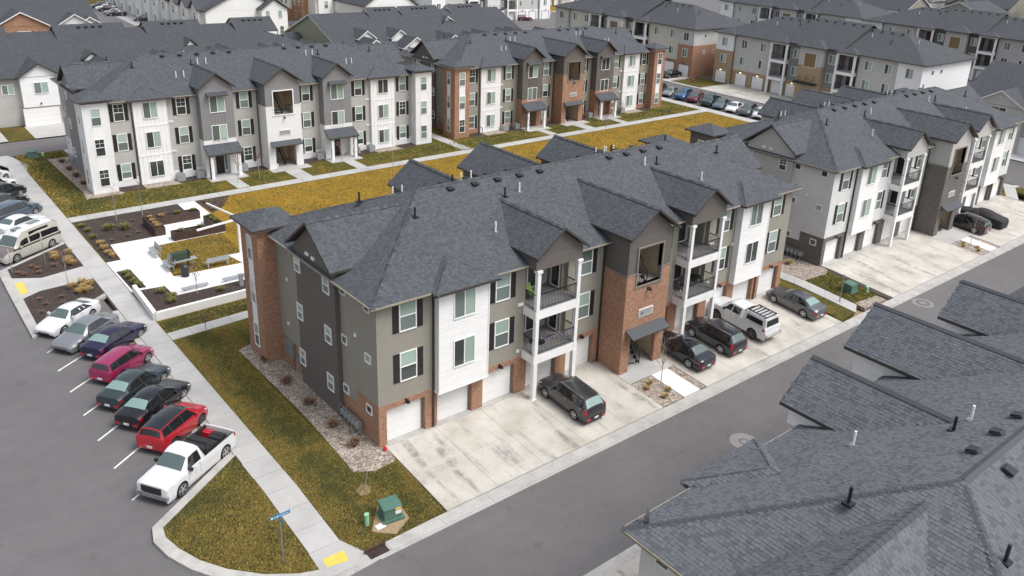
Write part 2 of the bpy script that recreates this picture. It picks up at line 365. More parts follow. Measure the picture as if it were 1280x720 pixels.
def window(parent,p,face,w,h,style='hung',panes=None,grid=None,shutters='',sh_w=.36,light=False):
    """p = centre on the wall plane, local to parent"""
    if panes is None:
        r=random.random()
        panes=('g_blind','g_screen') if r<.62 else ('g_dark','g_dark') if r<.78 else ('g_blind','g_dark') if r<.9 else ('g_screen','g_screen')
        if grid is None: grid=(panes[0]=='g_dark' and style=='hung')
    f=inst('window',win_frame(w,h,style,bool(grid)),parent,p,RZ[face])
    if not light:
        if style=='hung':
            inst('pane',pane_mesh(w,h/2,panes[0]),f,(0,0,h/4)); inst('pane',pane_mesh(w,h/2,panes[1]),f,(0,0,-h/4))
        elif style=='slider':
            inst('pane',pane_mesh(w/2,h,panes[1]),f,(-w/4,0,0)); inst('pane',pane_mesh(w/2,h,panes[0]),f,(w/4,0,0))
        else: inst('pane',pane_mesh(w,h,panes[0]),f,(0,0,0))
    else: inst('pane',pane_mesh(w,h,panes[0]),f,(0,0,0))
    a=RZ[face]; tx,ty=math.cos(a),math.sin(a)
    k=('s',round(h,2),sh_w)
    if shutters and k not in _wc:
        b=MB(); b.box(-sh_w/2,sh_w/2,-.035,.01,-h/2-.04,h/2+.04)
        b.box(-sh_w/2,sh_w/2,-.05,-.03,-h/2-.04,-h/2+.05); b.box(-sh_w/2,sh_w/2,-.05,-.03,h/2-.05,h/2+.04); b.box(-sh_w/2,sh_w/2,-.05,-.03,-.04,.05)
        _wc[k]=b.mesh('shutter',[M['shutter']])
    for s in shutters:
        o=(w/2+.1+sh_w/2)*(-1 if s=='l' else 1)
        inst('shutter',_wc[k],parent,(p[0]+tx*o,p[1]+ty*o,p[2]),a)
    return f
def garage_door(parent,x0,x1,h,y,face='F',z0=0,n=4,rz=None):
    w=x1-x0; cx=(x0+x1)/2
    a=RZ[face]
    g=MB(); g.box(-w/2-.0,w/2+.0,.05,.09,0,h)
    g.box(-w/2-.1,-w/2,-.06,.06,0,h+.08); g.box(w/2,w/2+.1,-.06,.06,0,h+.08); g.box(-w/2,w/2,-.06,.06,h,h+.08)
    k=('gd',round(w,2),round(h,2))
    if k not in _wc: _wc[k]=g.mesh('garage_door',[M['jamb']])
    o=inst('garage_door',_wc[k],parent,(cx,y,z0),a)
    k=('gp',round(w,2),round(h,2),n)
    if k not in _wc:
        b=MB(); ph=h/n
        b.box(-w/2,w/2,0,.045,.006,ph-.006)
        c=max(2,round(w/.62))
        for i in range(c):
            u=-w/2+w*(i+.12)/c; v=-w/2+w*(i+.88)/c
            b.box(u,v,-.005,.0,.1,ph-.1)
        _wc[k]=b.mesh('panel',[M['white']])
    for i in range(n): inst('panel',_wc[k],o,(0,0,i*h/n))
    return o
def wall_lamp(parent,p,face='F',lit=False):
    k=('lamp',lit)
    if k not in _wc:
        b=MB(); b.box(-.06,.06,-.02,.01,-.12,.12); b.bar((0,0,.08),(0,-.2,.14),.03,.03); b.hexa([(-.1,-.32,-.06),(.1,-.32,-.06),(.1,-.12,-.06),(-.1,-.12,-.06)],[(-.04,-.26,.14),(.04,-.26,.14),(.04,-.18,.14),(-.04,-.18,.14)])
        mats=[M['black_metal']]
        if lit:
            b.box(-.09,.09,-.31,-.13,-.12,-.062,1); mats.append(emit('lamp_glow',(1,.78,.45),6))
        _wc[k]=b.mesh('wall_lamp',mats)
    return inst('wall_lamp',_wc[k],parent,p,RZ[face])
def vent_cap(parent,p,face):
    if 'vc' not in _wc: _wc['vc']=MB().box(-.09,.09,-.08,.01,-.09,.09).mesh('wall_vent',[M['white']])
    return inst('wall_vent',_wc['vc'],parent,p,RZ[face])
def downspout(parent,x,y,z1,z0=0.05,mat='bronze'):
    return MB().box(x-.045,x+.045,y-.1,y-.02,z0,z1).build('downspout',M[mat],parent)
# ---------------------------------------------------------------- the three-storey walk-up block
L=37.0; D=13.8; SL=.42; ZE=8.79; OV=.5
def zmain(y): return ZE+(y+OV)*SL
def ymain(z): return (z-ZE)/SL-OV
def tab_field(b,poly,xr,row=.145,wmin=.13,wmax=.26,seed=3):
    """real laminated tabs over one roof plane; poly = 3D loop, CCW from outside"""
    rnd=random.Random(seed); P=[Vector(p) for p in poly]
    n=(P[1]-P[0]).cross(P[2]-P[0]).normalized()
    if n.z<0: n=-n
    h=math.hypot(n.x,n.y); t=Vector((-n.y/h,n.x/h,0)); up=n.cross(t); o=P[0]
    Q=[((p-o).dot(t),(p-o).dot(up)) for p in P]
    def inside(u,v):
        c=False; j=len(Q)-1
        for i in range(len(Q)):
            if (Q[i][1]>v)!=(Q[j][1]>v) and u<(Q[j][0]-Q[i][0])*(v-Q[i][1])/(Q[j][1]-Q[i][1])+Q[i][0]: c=not c
            j=i
        return c
    v0=min(q[1] for q in Q); v1=max(q[1] for q in Q); u0=min(q[0] for q in Q); u1=max(q[0] for q in Q)
    r=0; v=v0
    while v<v1:
        u=u0-rnd.random()*.4
        while u<u1:
            wd=rnd.uniform(wmin,wmax); g=.012
            cu=u+wd/2; cv=v+row/2
            if inside(cu,cv) and xr(o+t*cu+up*cv):
                th=rnd.choice((.009,.009,.016,.02))
                a=o+t*(u+g)+up*v; c=o+t*(u+wd-g*.3)+up*v; e=c+up*(row+.01); f=a+up*(row+.01)
                k=len(b.v)
                b.v+=[tuple(a),tuple(c),tuple(a+n*th),tuple(c+n*th),tuple(e+n*.004),tuple(f+n*.004)]
                b.f.append((k+2,k+3,k+4,k+5)); b.m.append(0); b.f.append((k,k+1,k+3,k+2)); b.m.append(0)
            u+=wd
        v+=row; r+=1
def cap_mesh(w,l,s=.42):
    k=('cap',w,l,s)
    if k not in _wc:
        b=MB(); d=w*s
        b.poly([(0,0,.035),(l,0,.02),(l,w,.02-d),(0,w,.035-d)]); b.poly([(0,-w,.035-d),(l,-w,.02-d),(l,0,.02),(0,0,.035)])
        b.poly([(0,0,.035),(0,w,.035-d),(0,w,.005-d),(0,0,.005)]); b.poly([(0,-w,.035-d),(0,0,.035),(0,0,.005),(0,-w,.005-d)])
        _wc[k]=b.mesh('ridge_cap',[M['cap']])
    return _wc[k]
def caps(parent,p0,p1,step=.26,w=.17,s=.42,single=True):
    """folded cap shingles laid along a ridge or hip from p0 (low) to p1 (high)"""
    p0=Vector(p0);p1=Vector(p1); d=p1-p0; n=int(d.length/step); d.normalize()
    me=cap_mesh(w,step*1.12,s)
    y=Vector((0,0,1)).cross(d).normalized(); z=d.cross(y)
    R=Matrix((d,y,z)).transposed().to_4x4()
    if single:
        for i in range(n):
            o=inst('ridge_cap',me,parent); o.matrix_local=Matrix.Translation(p0+d*(i*step))@R
    else:
        b=MB()
        for i in range(n):
            T=Matrix.Translation(p0+d*(i*step))@R; k=len(b.v)
            b.v+=[tuple(T@v.co) for v in me.vertices]; b.f+=[tuple(k+i for i in p.vertices) for p in me.polygons]; b.m+=[0]*len(me.polygons)
        o=b.build('ridge_cap',M['cap'],parent); o['kind']='stuff'
def hip_small(b,x0,x1,y0,y1,z,sl,t=.14):
    w=x1-x0; d=y1-y0; h=min(w,d)/2
    if w>=d: r0=(x0+h,y0+h,z+h*sl); r1=(x1-h,y0+h,z+h*sl)
    else: r0=(x0+h,y0+h,z+h*sl); r1=(x0+h,y1-h,z+h*sl)
    A=(x0,y0,z);B_=(x1,y0,z);C_=(x1,y1,z);E_=(x0,y1,z)
    if w>=d:
        b.slab([A,B_,r1,r0],t); b.slab([B_,C_,r1],t); b.slab([C_,E_,r0,r1],t); b.slab([E_,A,r0],t)
    else:
        b.slab([A,B_,r0],t); b.slab([B_,C_,r1,r0],t); b.slab([C_,E_,r1],t); b.slab([E_,A,r0,r1],t)
    return r0,r1
def roof_vents(parent,slope_pts,kind):
    pass
def block(name,label,loc,rz,S,garage=True,garden=True,tabs=None,left=True,right=True,sign=None,caps_single=False,cat='apartment building'):
    T=thing(name,label,cat,loc,rz)
    up,dk,bs,bay,twr,port=[M[S[k]] for k in ('upper','dark','base','bay','tower','porch')]
    ft=M[S.get('fascia','fascia_dark')]
    def W(x0,x1,y0,y1,z0,z1,mat,nm='wall'):
        return MB().box(x0,x1,y0,y1,z0,z1).build(nm,mat,T)
    # ---- end walls
    for side in (0,1):
        X=lambda x: x if side==0 else L-x
        f='L' if side==0 else 'R'
        e=.001*side
        W(X(0),X(.3),2.38,4.0,1.66,8.62,up); W(X(0),X(.3),.3,2.38,2.58,8.62,up)
        W(X(0),X(.3),8.9,D,1.9,8.62,up)
        W(X(-.012),X(.3),2.38,4.0,0,1.66,bs); W(X(-.012),X(.3),.35,2.38,0,2.58,bs); W(X(-.012),X(.3),8.9,D-.3,0,1.9,bs)
        b=MB(); b.box(X(-.3),X(.02),4.0,8.9,0,9.3)
        lo=[(X(-.3),3.95,9.3),(X(.02),3.95,9.3),(X(.02),8.95,9.3),(X(-.3),8.95,9.3)]
        b.poly([(X(-.3),4.0,9.3),(X(-.3),8.9,9.3),(X(-.3),6.45,11.25)] if side else [(X(-.3),8.9,9.3),(X(-.3),4.0,9.3),(X(-.3),6.45,11.25)])
        b.build('wall',dk,T)
        if (side==0 and left) or (side==1 and right):
            fx=X(-.3)
            for z in (1.85,4.95,8.08): 
                window(T,(fx,8.62,z),f,.62,.92,'hung'); window(T,(fx,4.98,z),f,.66,.92,'hung')
            for z in (8.22,5.15,1.98): window(T,(X(0) if z>2 else X(-.012),3.62,z),f,.5,.42,'fixed',panes=('g_screen',)*2 if z<8 else ('g_dark',)*2)
            for z in (8.22,5.15,1.98): window(T,(X(0) if z>2 else X(-.012),.98,z),f,.5,.42 ,'fixed',panes=('g_blind',)*2 if 3<z<8 else ('g_dark',)*2)
            for (y,z) in ((7.25,9.2),(7.05,9.2),(6.5,9.16),(6.3,9.16)): vent_cap(T,(fx,y,z),f)
            for (y,z) in ((2.3,6.0),(10.9,6.15),(11.1,3.05)): vent_cap(T,(X(0),y,z),f)
            m=MB()   # electric meter stack and gas meters
            fx2=X(-.012); s=-1 if side==0 else 1
            m.box(fx2,fx2+s*.22,10.3,11.5,.9,1.9); m.box(fx2,fx2+s*.18,9.3,9.9,.8,1.35); m.tube((fx2+s*.12,10.6,0),(fx2+s*.12,10.6,.9),.05)
            m.build('meter_cabinet',M['grey_metal'],T)
            for i in range(4):
                m=MB().tube((fx2+s*.22,10.5+.26*i,1.15+.0*i),(fx2+s*.32,10.5+.26*i,1.15),.09,n=8); m.tube((fx2+s*.22,10.5+.26*i,1.62),(fx2+s*.32,10.5+.26*i,1.62),.09,n=8)
                m.build('meter',M['grey_metal'],T)
            for i in range(5):
                m=MB().box(fx2+s*.12,fx2+s*.4,1.7+.42*i,2.0+.42*i,.45,.8); m.tube((fx2+s*.26,1.85+.42*i,.05),(fx2+s*.26,1.85+.42*i,.45),.03)
                m.build('gas_meter',M['bench'],T)
            MB().bar((fx2+s*.3,1.55,.95),(fx2+s*.3,3.95,.95),.05,.05).bar((fx2+s*.3,1.55,.05),(fx2+s*.3,1.55,.95),.05,.05).bar((fx2+s*.3,3.95,.05),(fx2+s*.3,3.95,.95),.05,.05).build('meter_rail',M['grey_metal'],T)
    # ---- corner towers on the garden side
    for side in (0,1):
        X=lambda x: x if side==0 else L-x
        f='L' if side==0 else 'R'
        b=MB().box(X(-1.15),X(1.15),12.35,14.95,0,8.95); b.build('tower',twr,T)
        W(X(-1.2),X(1.2),12.3,15.0,8.95,9.12,M['fascia_white' if S.get('towertrim') else S.get('fascia','fascia_dark')],'cornice')
        pm=MB()
        for z in (7.62,4.62,1.55):
            if (side==0 and left) or (side==1 and right): window(T,(X(-1.15),13.6,z),f,.62,1.55,'hung',panes=('g_blind','g_screen'))
            window(T,(X(0),14.95,z),'B',.8,1.6,'hung')
        for z0,z1 in ((2.42,3.75),(5.48,6.78)):
            pm.box(X(-.46),X(.46),14.94,14.965,z0,z1)
            pm.box(X(-1.165),X(-1.14),13.22,13.98,z0,z1)
        pm.build('white_panel',M['white_board'],T)
    # ---- garage facade (local -Y)
    gar=[(.48,2.95),(3.77,6.2),(6.98,9.4),(10.3,12.75),(13.6,16.0)]
    gar=gar+[(L-b_,L-a_) for a_,b_ in reversed(gar)]
    piers=[]; x=0.0
    for a_,b_ in gar:
        if a_>17 and x<17: piers.append((x,16.5)); x=20.5
        piers.append((x,a_)); x=b_
    piers.append((x,L))
    for a_,b_ in piers: W(a_,b_,0,.34,-.3,2.2,bs)
    W(0,16.5,0,.34,2.2,2.58,bs); W(20.5,L,0,.34,2.2,2.58,bs)
    if garage:
        for a_,b_ in gar: garage_door(T,a_+.1,b_-.1,2.12,.3)
        for a_,b_ in gar: wall_lamp(T,((a_+b_)/2,0,2.42))
    for side in (0,1):
        X=lambda x: x if side==0 else L-x
        W(X(0),X(3.55),.012,.3,2.58,8.62,up); W(X(6.95),X(10.0),.012,.3,2.58,8.62,up); W(X(13.4),X(16.5),.012,.3,2.58,8.62,up)
        bb=MB().box(X(3.55),X(6.95),-.5,.3,2.42,8.62); bb.build('bay',bay,T)
        MB().box(X(3.5),X(7.0),-.55,-.02,2.34,2.42).box(X(3.53),X(3.61),-.53,-.45,2.42,8.6).box(X(6.89),X(6.97),-.53,-.45,2.42,8.6).build('trim',M['white_board'],T)
        # balcony recess
        y1=1.7
        W(X(10.0),X(10.25),.3,y1,2.58,8.62,up,'recess_wall'); W(X(13.15),X(13.4),.3,y1,2.58,8.62,up,'recess_wall'); W(X(10.25),X(13.15),y1,y1+.2,2.58,8.62,M['grey_wall'],'recess_wall')
        for z in (2.42,5.4):
            bal=MB(); bal.box(X(9.9),X(13.42),-1.15,y1,z,z+.56,0); bal.box(X(9.93),X(13.39),-1.12,y1,z+.56,z+.6,1)
            bo=bal.build('balcony',[M['white'],M['deck']],T)
            if garage:
                zt=z+.6
                r=MB(); xa,xb=sorted((X(9.97),X(13.35)))
                for (p,q) in (((xa,-1.08),(xb,-1.08)),((xa,-1.08),(xa,0)),((xb,-1.08),(xb,0))):
                    r.bar((p[0],p[1],zt+1.0),(q[0],q[1],zt+1.0),.06,.05); r.bar((p[0],p[1],zt+.1),(q[0],q[1],zt+.1),.03,.03)
                    n=int(math.hypot(q[0]-p[0],q[1]-p[1])/.115)
                    for i in range(1,n): 
                        s=i/n; r.bar((p[0]+(q[0]-p[0])*s,p[1]+(q[1]-p[1])*s,zt+.1),(p[0]+(q[0]-p[0])*s,p[1]+(q[1]-p[1])*s,zt+.98),.016,.016)
                r.build('railing',M['black_metal'],bo)
                # patio door in the back wall and side door
                dd=MB(); xc=X(11.5); dd.box(xc-.95,xc+.95,y1-.05,y1+.01,zt,zt+2.2,0); dd.box(xc-.85,xc-.06,y1-.06,y1,zt+.08,zt+2.1,1); dd.box(xc+.06,xc+.85,y1-.06,y1,zt+.08,zt+2.1,1)
                dd.build('patio_door',[M['window_frame'],M['g_door']],T)
                window(T,(X(13.15)-(0 if side==0 else 0),.9,zt+1.15),'L' if side==0 else 'R',.7,2.0,'fixed',panes=('g_door','g_door'))
        if garage:
            for px_ in (10.07,13.25):
                p=MB(); p.box(X(px_)-.14,X(px_)+.14,-1.18,-.9,-.3,2.5); p.box(X(px_)-.125,X(px_)+.125,-1.165,-.915,2.5,8.55); p.box(X(px_)-.19,X(px_)+.19,-1.23,-.85,8.42,8.58); p.box(X(px_)-.19,X(px_)+.19,-1.23,-.85,-.3,-.02)
                p.build('post',M['white'],T)
        # balcony gable box
        g=MB(); xa,xb=sorted((X(9.85),X(13.45)))
        g.hexa([(xa,-1.1,8.58),(xb,-1.1,8.58),(xb,-.85,8.58),(xa,-.85,8.58)],[(xa,-1.1,9.42),(xb,-1.1,9.42),(xb,-.85,9.42),(xa,-.85,9.42)])
        g.hexa([(xa,-1.1,9.42),(xb,-1.1,9.42),(X(11.65),-1.1,10.85)],[(xa,-.85,9.42),(xb,-.85,9.42),(X(11.65),-.85,10.85)])
        g.box(xa,xa+.2,-.85,1.0,8.58,9.4); g.box(xb-.2,xb,-.85,1.0,8.58,9.4); g.box(xa+.2,xb-.2,-.85,y1,8.6,8.7)
        g.build('gable_wall',dk,T)
        if garage:
            dz=((7.62,None),(4.55,None))
            for z in (7.62,4.58):
                sx=X(1.9); window(T,(sx,.012,z),'F',.95,1.66,'hung',shutters='lr')
                window(T,(X(8.3),.012,z),'F',.95,1.66,'hung',shutters='lr')
                window(T,(X(14.9),.012,z),'F',.88,1.66,'hung',shutters='lr')
                window(T,(X(5.25),-.5,z+.02),'F',1.35,1.6,'slider')
            downspout(T,X(3.48),0.0,8.5); downspout(T,X(16.4),-.0,8.4)
            for z in (6.1,3.0): vent_cap(T,(X(9.55),.012,z),'F'); 
            vent_cap(T,(X(7.1),.012,5.5),'F'); vent_cap(T,(X(9.75),.012,6.1),'F')
    # stair tower, street side
    def stairtower(y0,sgn,det,nm):
        """y0 facade plane of the block, sgn outward"""
        yf=y0+sgn*(2.1 if nm=='s' else 1.95)
        f='F' if sgn<0 else 'B'
        def Y(a): return yf-sgn*a
        lowm,upm=(twr if S.get('stair_low') is None else M[S['stair_low']]),dk if S.get('stair_up') is None else M[S['stair_up']]
        for z0,z1,m,kk in ((-.3,6.95,lowm,0),(6.95,9.42,upm,1)):
            e=.0 if kk==0 else .03
            W(16.5+e,16.8,min(Y(.3),y0-sgn*1.7),max(Y(.3),y0-sgn*1.7),z0,z1,m); W(20.2,20.5-e,min(Y(.3),y0-sgn*1.7),max(Y(.3),y0-sgn*1.7),z0,z1,m)
        fr=MB()
        ya,yb=sorted((Y(0),Y(.3)))
        fr.box(16.5,17.3,ya,yb,-.3,6.95); fr.box(19.7,20.5,ya,yb,-.3,6.95); fr.box(17.3,19.7,ya,yb,2.5,6.05)
        fr.build('wall',lowm,T)
        MB().box(16.45,17.26,min(Y(-.04),Y(0)),max(Y(-.04),Y(0)),6.9,7.0).box(16.45,16.5,min(Y(0),y0),max(Y(0),y0),6.9,7.0).build('ledge',M[S.get('ledge','jamb')],T)
        MB().box(19.74,20.55,min(Y(-.04),Y(0)),max(Y(-.04),Y(0)),6.9,7.0).box(20.5,20.55,min(Y(0),y0),max(Y(0),y0),6.9,7.0).build('ledge',M[S.get('ledge','jamb')],T)
        fu=MB(); ya,yb=sorted((Y(.03),Y(.3)))
        fu.box(16.53,17.4,ya,yb,6.95,9.42); fu.box(19.6,20.47,ya,yb,6.95,9.42); fu.box(17.4,19.6,ya,yb,8.6,9.42)
        fu.hexa([(16.53,ya,9.42),(20.47,ya,9.42),(18.5,ya,11.0)],[(16.53,yb,9.42),(20.47,yb,9.42),(18.5,yb,11.0)])
        fu.build('gable_wall',upm,T)
        ya,yb=sorted((Y(-.05),Y(.28)))
        MB().box(17.28,17.4,ya,yb,6.0,8.7).box(19.6,19.72,ya,yb,6.0,8.7).box(17.4,19.6,ya,yb,8.6,8.7).box(17.2,19.8,min(Y(-.08),Y(.28)),max(Y(-.08),Y(.28)),5.93,6.05).build('opening_trim',M[S.get('optrim','jamb')],T)
        # inside: back wall, floors, flights
        y4=y0-sgn*1.5
        W(16.8,20.2,min(y4,y4-sgn*.2),max(y4,y4-sgn*.2),0,9.4,M['tan_wall'],'inner_wall')
        for xx in (16.8,20.16): W(xx,xx+.04,min(Y(.3),y4),max(Y(.3),y4),-.3,9.4,M[S.get('inner','tan_wall')],'inner_wall')
        for z in (2.85,5.9): 
            W(16.84,18.2,min(Y(.3),y4),max(Y(.3),y4),z-.2,z,M['grey_wall'],'landing')
            W(18.2,20.16,min(Y(.3),Y(1.3)),max(Y(.3),Y(1.3)),z-.2,z-.002,M['grey_wall'],'landing')
        W(16.84,20.16,min(Y(.3),y4),max(Y(.3),y4),9.2,9.38,M['grey_wall'],'ceiling')
        if det:
            for lev in (0,1,2):
                z0=(0.02,2.85,5.9)[lev]; nst=11; rise=2.85/nst; fl=thing_part('stair_flight',T)
                sx0,sx1=(18.35,19.45) if nm=='g' else (17.45,18.5); st0=.95 if nm=='g' else .3
                run=.25
                for i in range(nst):
                    yy=Y(st0+.05+i*run); MB().box(sx0,sx1,min(yy,yy-sgn*.27),max(yy,yy-sgn*.27),z0+rise*(i+1)-.05,z0+rise*(i+1)).build('tread',M['deck'],fl)
                st=MB()
                for sx in (sx0-.04,sx1+.04):
                    st.bar((sx,Y(st0),z0+.05),(sx,Y(st0+.05+nst*run),z0+2.85),.05,.28)
                st.build('stringer',M['black_metal'],fl)
                hr=MB(); sx=sx1+.06 if nm=='s' else sx1+.06
                for sx in (sx0-.05,sx1+.06):
                    hr.bar((sx,Y(st0-.1),z0+1.0),(sx,Y(st0+.05+nst*run),z0+3.85),.05,.05); hr.bar((sx,Y(st0-.1),z0+.0),(sx,Y(st0-.1),z0+1.0),.05,.05)
                    for i in range(1,12): hr.bar((sx,Y(st0-.1+i*.265),z0+.15+i*.245),(sx,Y(st0-.1+i*.265),z0+1.0+i*.245),.018,.018)
                hr.build('handrail',M['black_metal'],fl)
            rr=MB(); 
            for i in range(11): rr.bar((17.4+.22*i,Y(.2),6.05),(17.4+.22*i,Y(.2),6.95 if i<4 else 6.1),.02,.02)
            rr.bar((17.4,Y(.2),6.95),(18.1,Y(.2),6.95),.05,.05); rr.build('railing',M['black_metal'],T)
            a=MB(); 
            a.slab([(16.75,Y(-.75),2.72),(20.25,Y(-.75),2.72),(20.25,Y(-.02),3.12),(16.75,Y(-.02),3.12)] if sgn<0 else [(20.25,Y(-.75),2.72),(16.75,Y(-.75),2.72),(16.75,Y(-.02),3.12),(20.25,Y(-.02),3.12)],.1,0,1)
            a.build('awning',[M['awning'],M['fascia_dark']],T)
            wall_lamp(T,(18.5,Y(0),5.65),f)
            s=MB(); s.box(-.65,.65,-.05,0,-.28,.28,0); s.box(-.6,.6,-.06,-.045,-.23,.23,1)
            so_=s.build('address_sign',[M['fascia_white'],M['bench']],T,(18.5,Y(0),4.02),RZ[f])
            if sign: text_on(sign,so_,(-.46,-.066,-.14),.3,M['shutter'])
        # gable roof
        hw=2.28; zr=11.18; ze=9.55; yo=yf+sgn*.4
        def Ym(z): return ymain(z) if sgn<0 else D-ymain(z)
        A=(18.5-hw,yo,ze); R0=(18.5,yo,zr); R1=(18.5,Ym(zr),zr); E1=(18.5-hw,Ym(ze),ze); B_=(18.5+hw,yo,ze); E2=(18.5+hw,Ym(ze),ze)
        return (A,R0,R1,E1,B_,E2)
    quads=[]
    quads.append(stairtower(0,-1,garage,'s')); quads.append(stairtower(D,1,garden,'g'))
    # gables over balconies and porches, both fronts
    for sgn in (-1,1):
        for cx in (11.65,L-11.65):
            hw=2.02 if sgn<0 else 1.95; zr=11.02; ze=9.5 if sgn<0 else 9.48; yo=-1.45 if sgn<0 else D+1.55
            def Ym(z): return ymain(z) if sgn<0 else D-ymain(z)
            quads.append(((cx-hw,yo,ze),(cx,yo,zr),(cx,Ym(zr),zr),(cx-hw,Ym(ze),ze),(cx+hw,yo,ze),(cx+hw,Ym(ze),ze)))
    # ---- garden facade (local +Y)
    if True:
        for side in (0,1):
            X=lambda x: x if side==0 else L-x
            W(X(1.15),X(3.6),D-.3,D,.9,8.62,up); W(X(6.85),X(9.9),D-.3,D,.9,8.62,up); W(X(13.35),X(16.5),D-.3,D,.9,8.62,up)
            W(X(1.15),X(3.6),D-.3,D+.03,0,.9,bs); W(X(6.85),X(9.9),D-.3,D+.03,0,.9,bs); W(X(13.35),X(16.5),D-.3,D+.03,0,.9,bs)
            MB().box(X(3.6),X(6.85),D-.3,D+.3,0,8.62).build('bay',M['white_board'],T)
            if garden:
                bt=MB()
                for i in range(9):
                    xx=X(3.62+i*.4); 
                    for z0,z1 in ((.1,2.92),(3.08,5.95),(6.1,8.55)): bt.box(xx-.02,xx+.02,D+.3,D+.325,z0,z1)
                bt.box(X(3.6),X(6.85),D+.3,D+.33,2.92,3.06); bt.box(X(3.6),X(6.85),D+.3,D+.33,5.97,6.1)
                o=bt.build('batten',M['white_board'],T); o['kind']='stuff'
                for z in (7.6,4.58,1.52):
                    window(T,(X(2.35),D,z),'B',.85,1.62,'hung',shutters='lr',sh_w=.34)
                    window(T,(X(8.35),D,z),'B',.85,1.62,'hung',shutters='lr',sh_w=.34)
                    window(T,(X(14.95),D,z),'B',.85,1.62,'hung',shutters='lr',sh_w=.34)
                    window(T,(X(5.22),D+.335,z),'B',1.3,1.55,'slider')
                MB().box(X(3.5)-.04,X(3.5)+.04,D+.02,D+.1,.05,8.5).build('downspout',M['bronze'],T); MB().box(X(16.35)-.04,X(16.35)+.04,D+.02,D+.1,.05,8.5).build('downspout',M['bronze'],T)
                for z in (6.15,3.05): vent_cap(T,(X(7.05),D,z),'B'); vent_cap(T,(X(7.3),D,z),'B')
            # porch block
            W(X(9.9),X(13.35),D-.3,D+1.15,3.95,8.9,dk,'porch_wall'); W(X(9.88),X(13.37),D-.3,D+1.17,2.6,3.95,port,'porch_wall')
            W(X(9.88),X(10.2),D-.3,D+1.17,0,2.6,port,'porch_wall'); W(X(12.5),X(13.37),D-.3,D+1.17,0,2.6,port,'porch_wall')
            W(X(10.2),X(12.5),D+.3,D+.5,0,2.6,port,'porch_wall')
            g=MB(); xa,xb=sorted((X(9.9),X(13.35)))
            g.hexa([(xa,D+.9,8.9),(xb,D+.9,8.9),(xb,D+1.15,8.9),(xa,D+1.15,8.9)],[(xa,D+.9,9.4),(xb,D+.9,9.4),(xb,D+1.15,9.4),(xa,D+1.15,9.4)])
            g.hexa([(xa,D+.9,9.4),(xb,D+.9,9.4),(X(11.625),D+.9,10.8)],[(xa,D+1.15,9.4),(xb,D+1.15,9.4),(X(11.625),D+1.15,10.8)])
            g.box(xa,xa+.15,D-.3,D+.9,8.9,9.4); g.box(xb-.15,xb,D-.3,D+.9,8.9,9.4)
            g.build('gable_wall',dk,T)
            if garden:
                for z in (7.72,4.62): window(T,(X(11.65),D+1.15,z),'B',1.5,1.65,'slider')
                bt=MB()
                for i in range(5): bt.box(X(10.95)+( .35*i if side==0 else -.35*i)-.02,X(10.95)+(.35*i if side==0 else -.35*i)+.02,D+1.15,D+1.175,5.55,6.75)
                o=bt.build('batten',dk,T); o['kind']='stuff'
                aw=MB(); xa_,xb_=X(11.65)+1.1,X(11.65)-1.1
                aw.slab([(xa_,D+1.75,8.72),(xb_,D+1.75,8.72),(xb_,D+1.15,8.98),(xa_,D+1.15,8.98)],.08,0,1); aw.build('awning',[M['awning'],M['fascia_dark']],T)
                for xx in (xa_-.2,xb_+.2): MB().bar((xx,D+1.7,8.62),(xx,D+1.17,8.2),.05,.05).build('bracket',M['white'],T)
                pr=MB(); xa_,xb_=max(X(9.75),X(13.5)),min(X(9.75),X(13.5))
                pr.slab([(xa_,D+2.6,2.72),(xb_,D+2.6,2.72),(xb_,D+1.17,3.5),(xa_,D+1.17,3.5)],.16,0,1); pr.build('porch_roof',[M['shingle'],ft],T)
                for xx in (10.15,13.05): 
                    MB().box(X(xx)-.16,X(xx)+.16,D+2.1,D+2.42,0,2.75).build('porch_post',M['white'] if not S.get('porchpost') else M[S['porchpost']],T)
                MB().box(X(11.2),X(12.05),D+.5,D+.56,.05,2.15).build('front_door',M['shutter'],T)
                MB().box(X(12.15),X(12.4),D+.5,D+.54,.4,2.1).build('sidelight',M['g_screen'],T)
                MB().box(X(9.9)-.05,X(9.9)+.05,D+2.3,D+2.4,.05,2.6).build('downspout',M['bronze'],T)
    # ---- roof
    rf=MB(); a=-OV; bx=L+OV; c=-OV; d=D+OV; hd=(d-c)/2; zr=ZE+hd*SL
    r0=(a+hd,c+hd,zr); r1=(bx-hd,c+hd,zr)
    planes=[[(a,c,ZE),(bx,c,ZE),r1,r0],[(bx,c,ZE),(bx,d,ZE),r1],[(bx,d,ZE),(a,d,ZE),r0,r1],[(a,d,ZE),(a,c,ZE),r0]]
    for p in planes: rf.slab(p,.17,0,1)
    cl=[((a,c,ZE),r0),((bx,c,ZE),r1),((bx,d,ZE),r1),((a,d,ZE),r0),(r0,r1)]
    gl=[]; gp=[]
    for (A,R0,R1,E1,B_,E2) in quads:
        if A[1]<R1[1]: q1=[A,R0,R1,E1]; q2=[R0,B_,E2,R1]
        else: q1=[R0,A,E1,R1]; q2=[B_,R0,R1,E2]
        # keep CCW from above
        def ccw(q):
            n=(Vector(q[1])-Vector(q[0])).cross(Vector(q[2])-Vector(q[0])); return q if n.z>0 else list(reversed(q))
        q1,q2=ccw(q1),ccw(q2); rf.slab(q1,.15,0,1); rf.slab(q2,.15,0,1); gl.append((R0,R1)); gp+= [q1,q2]
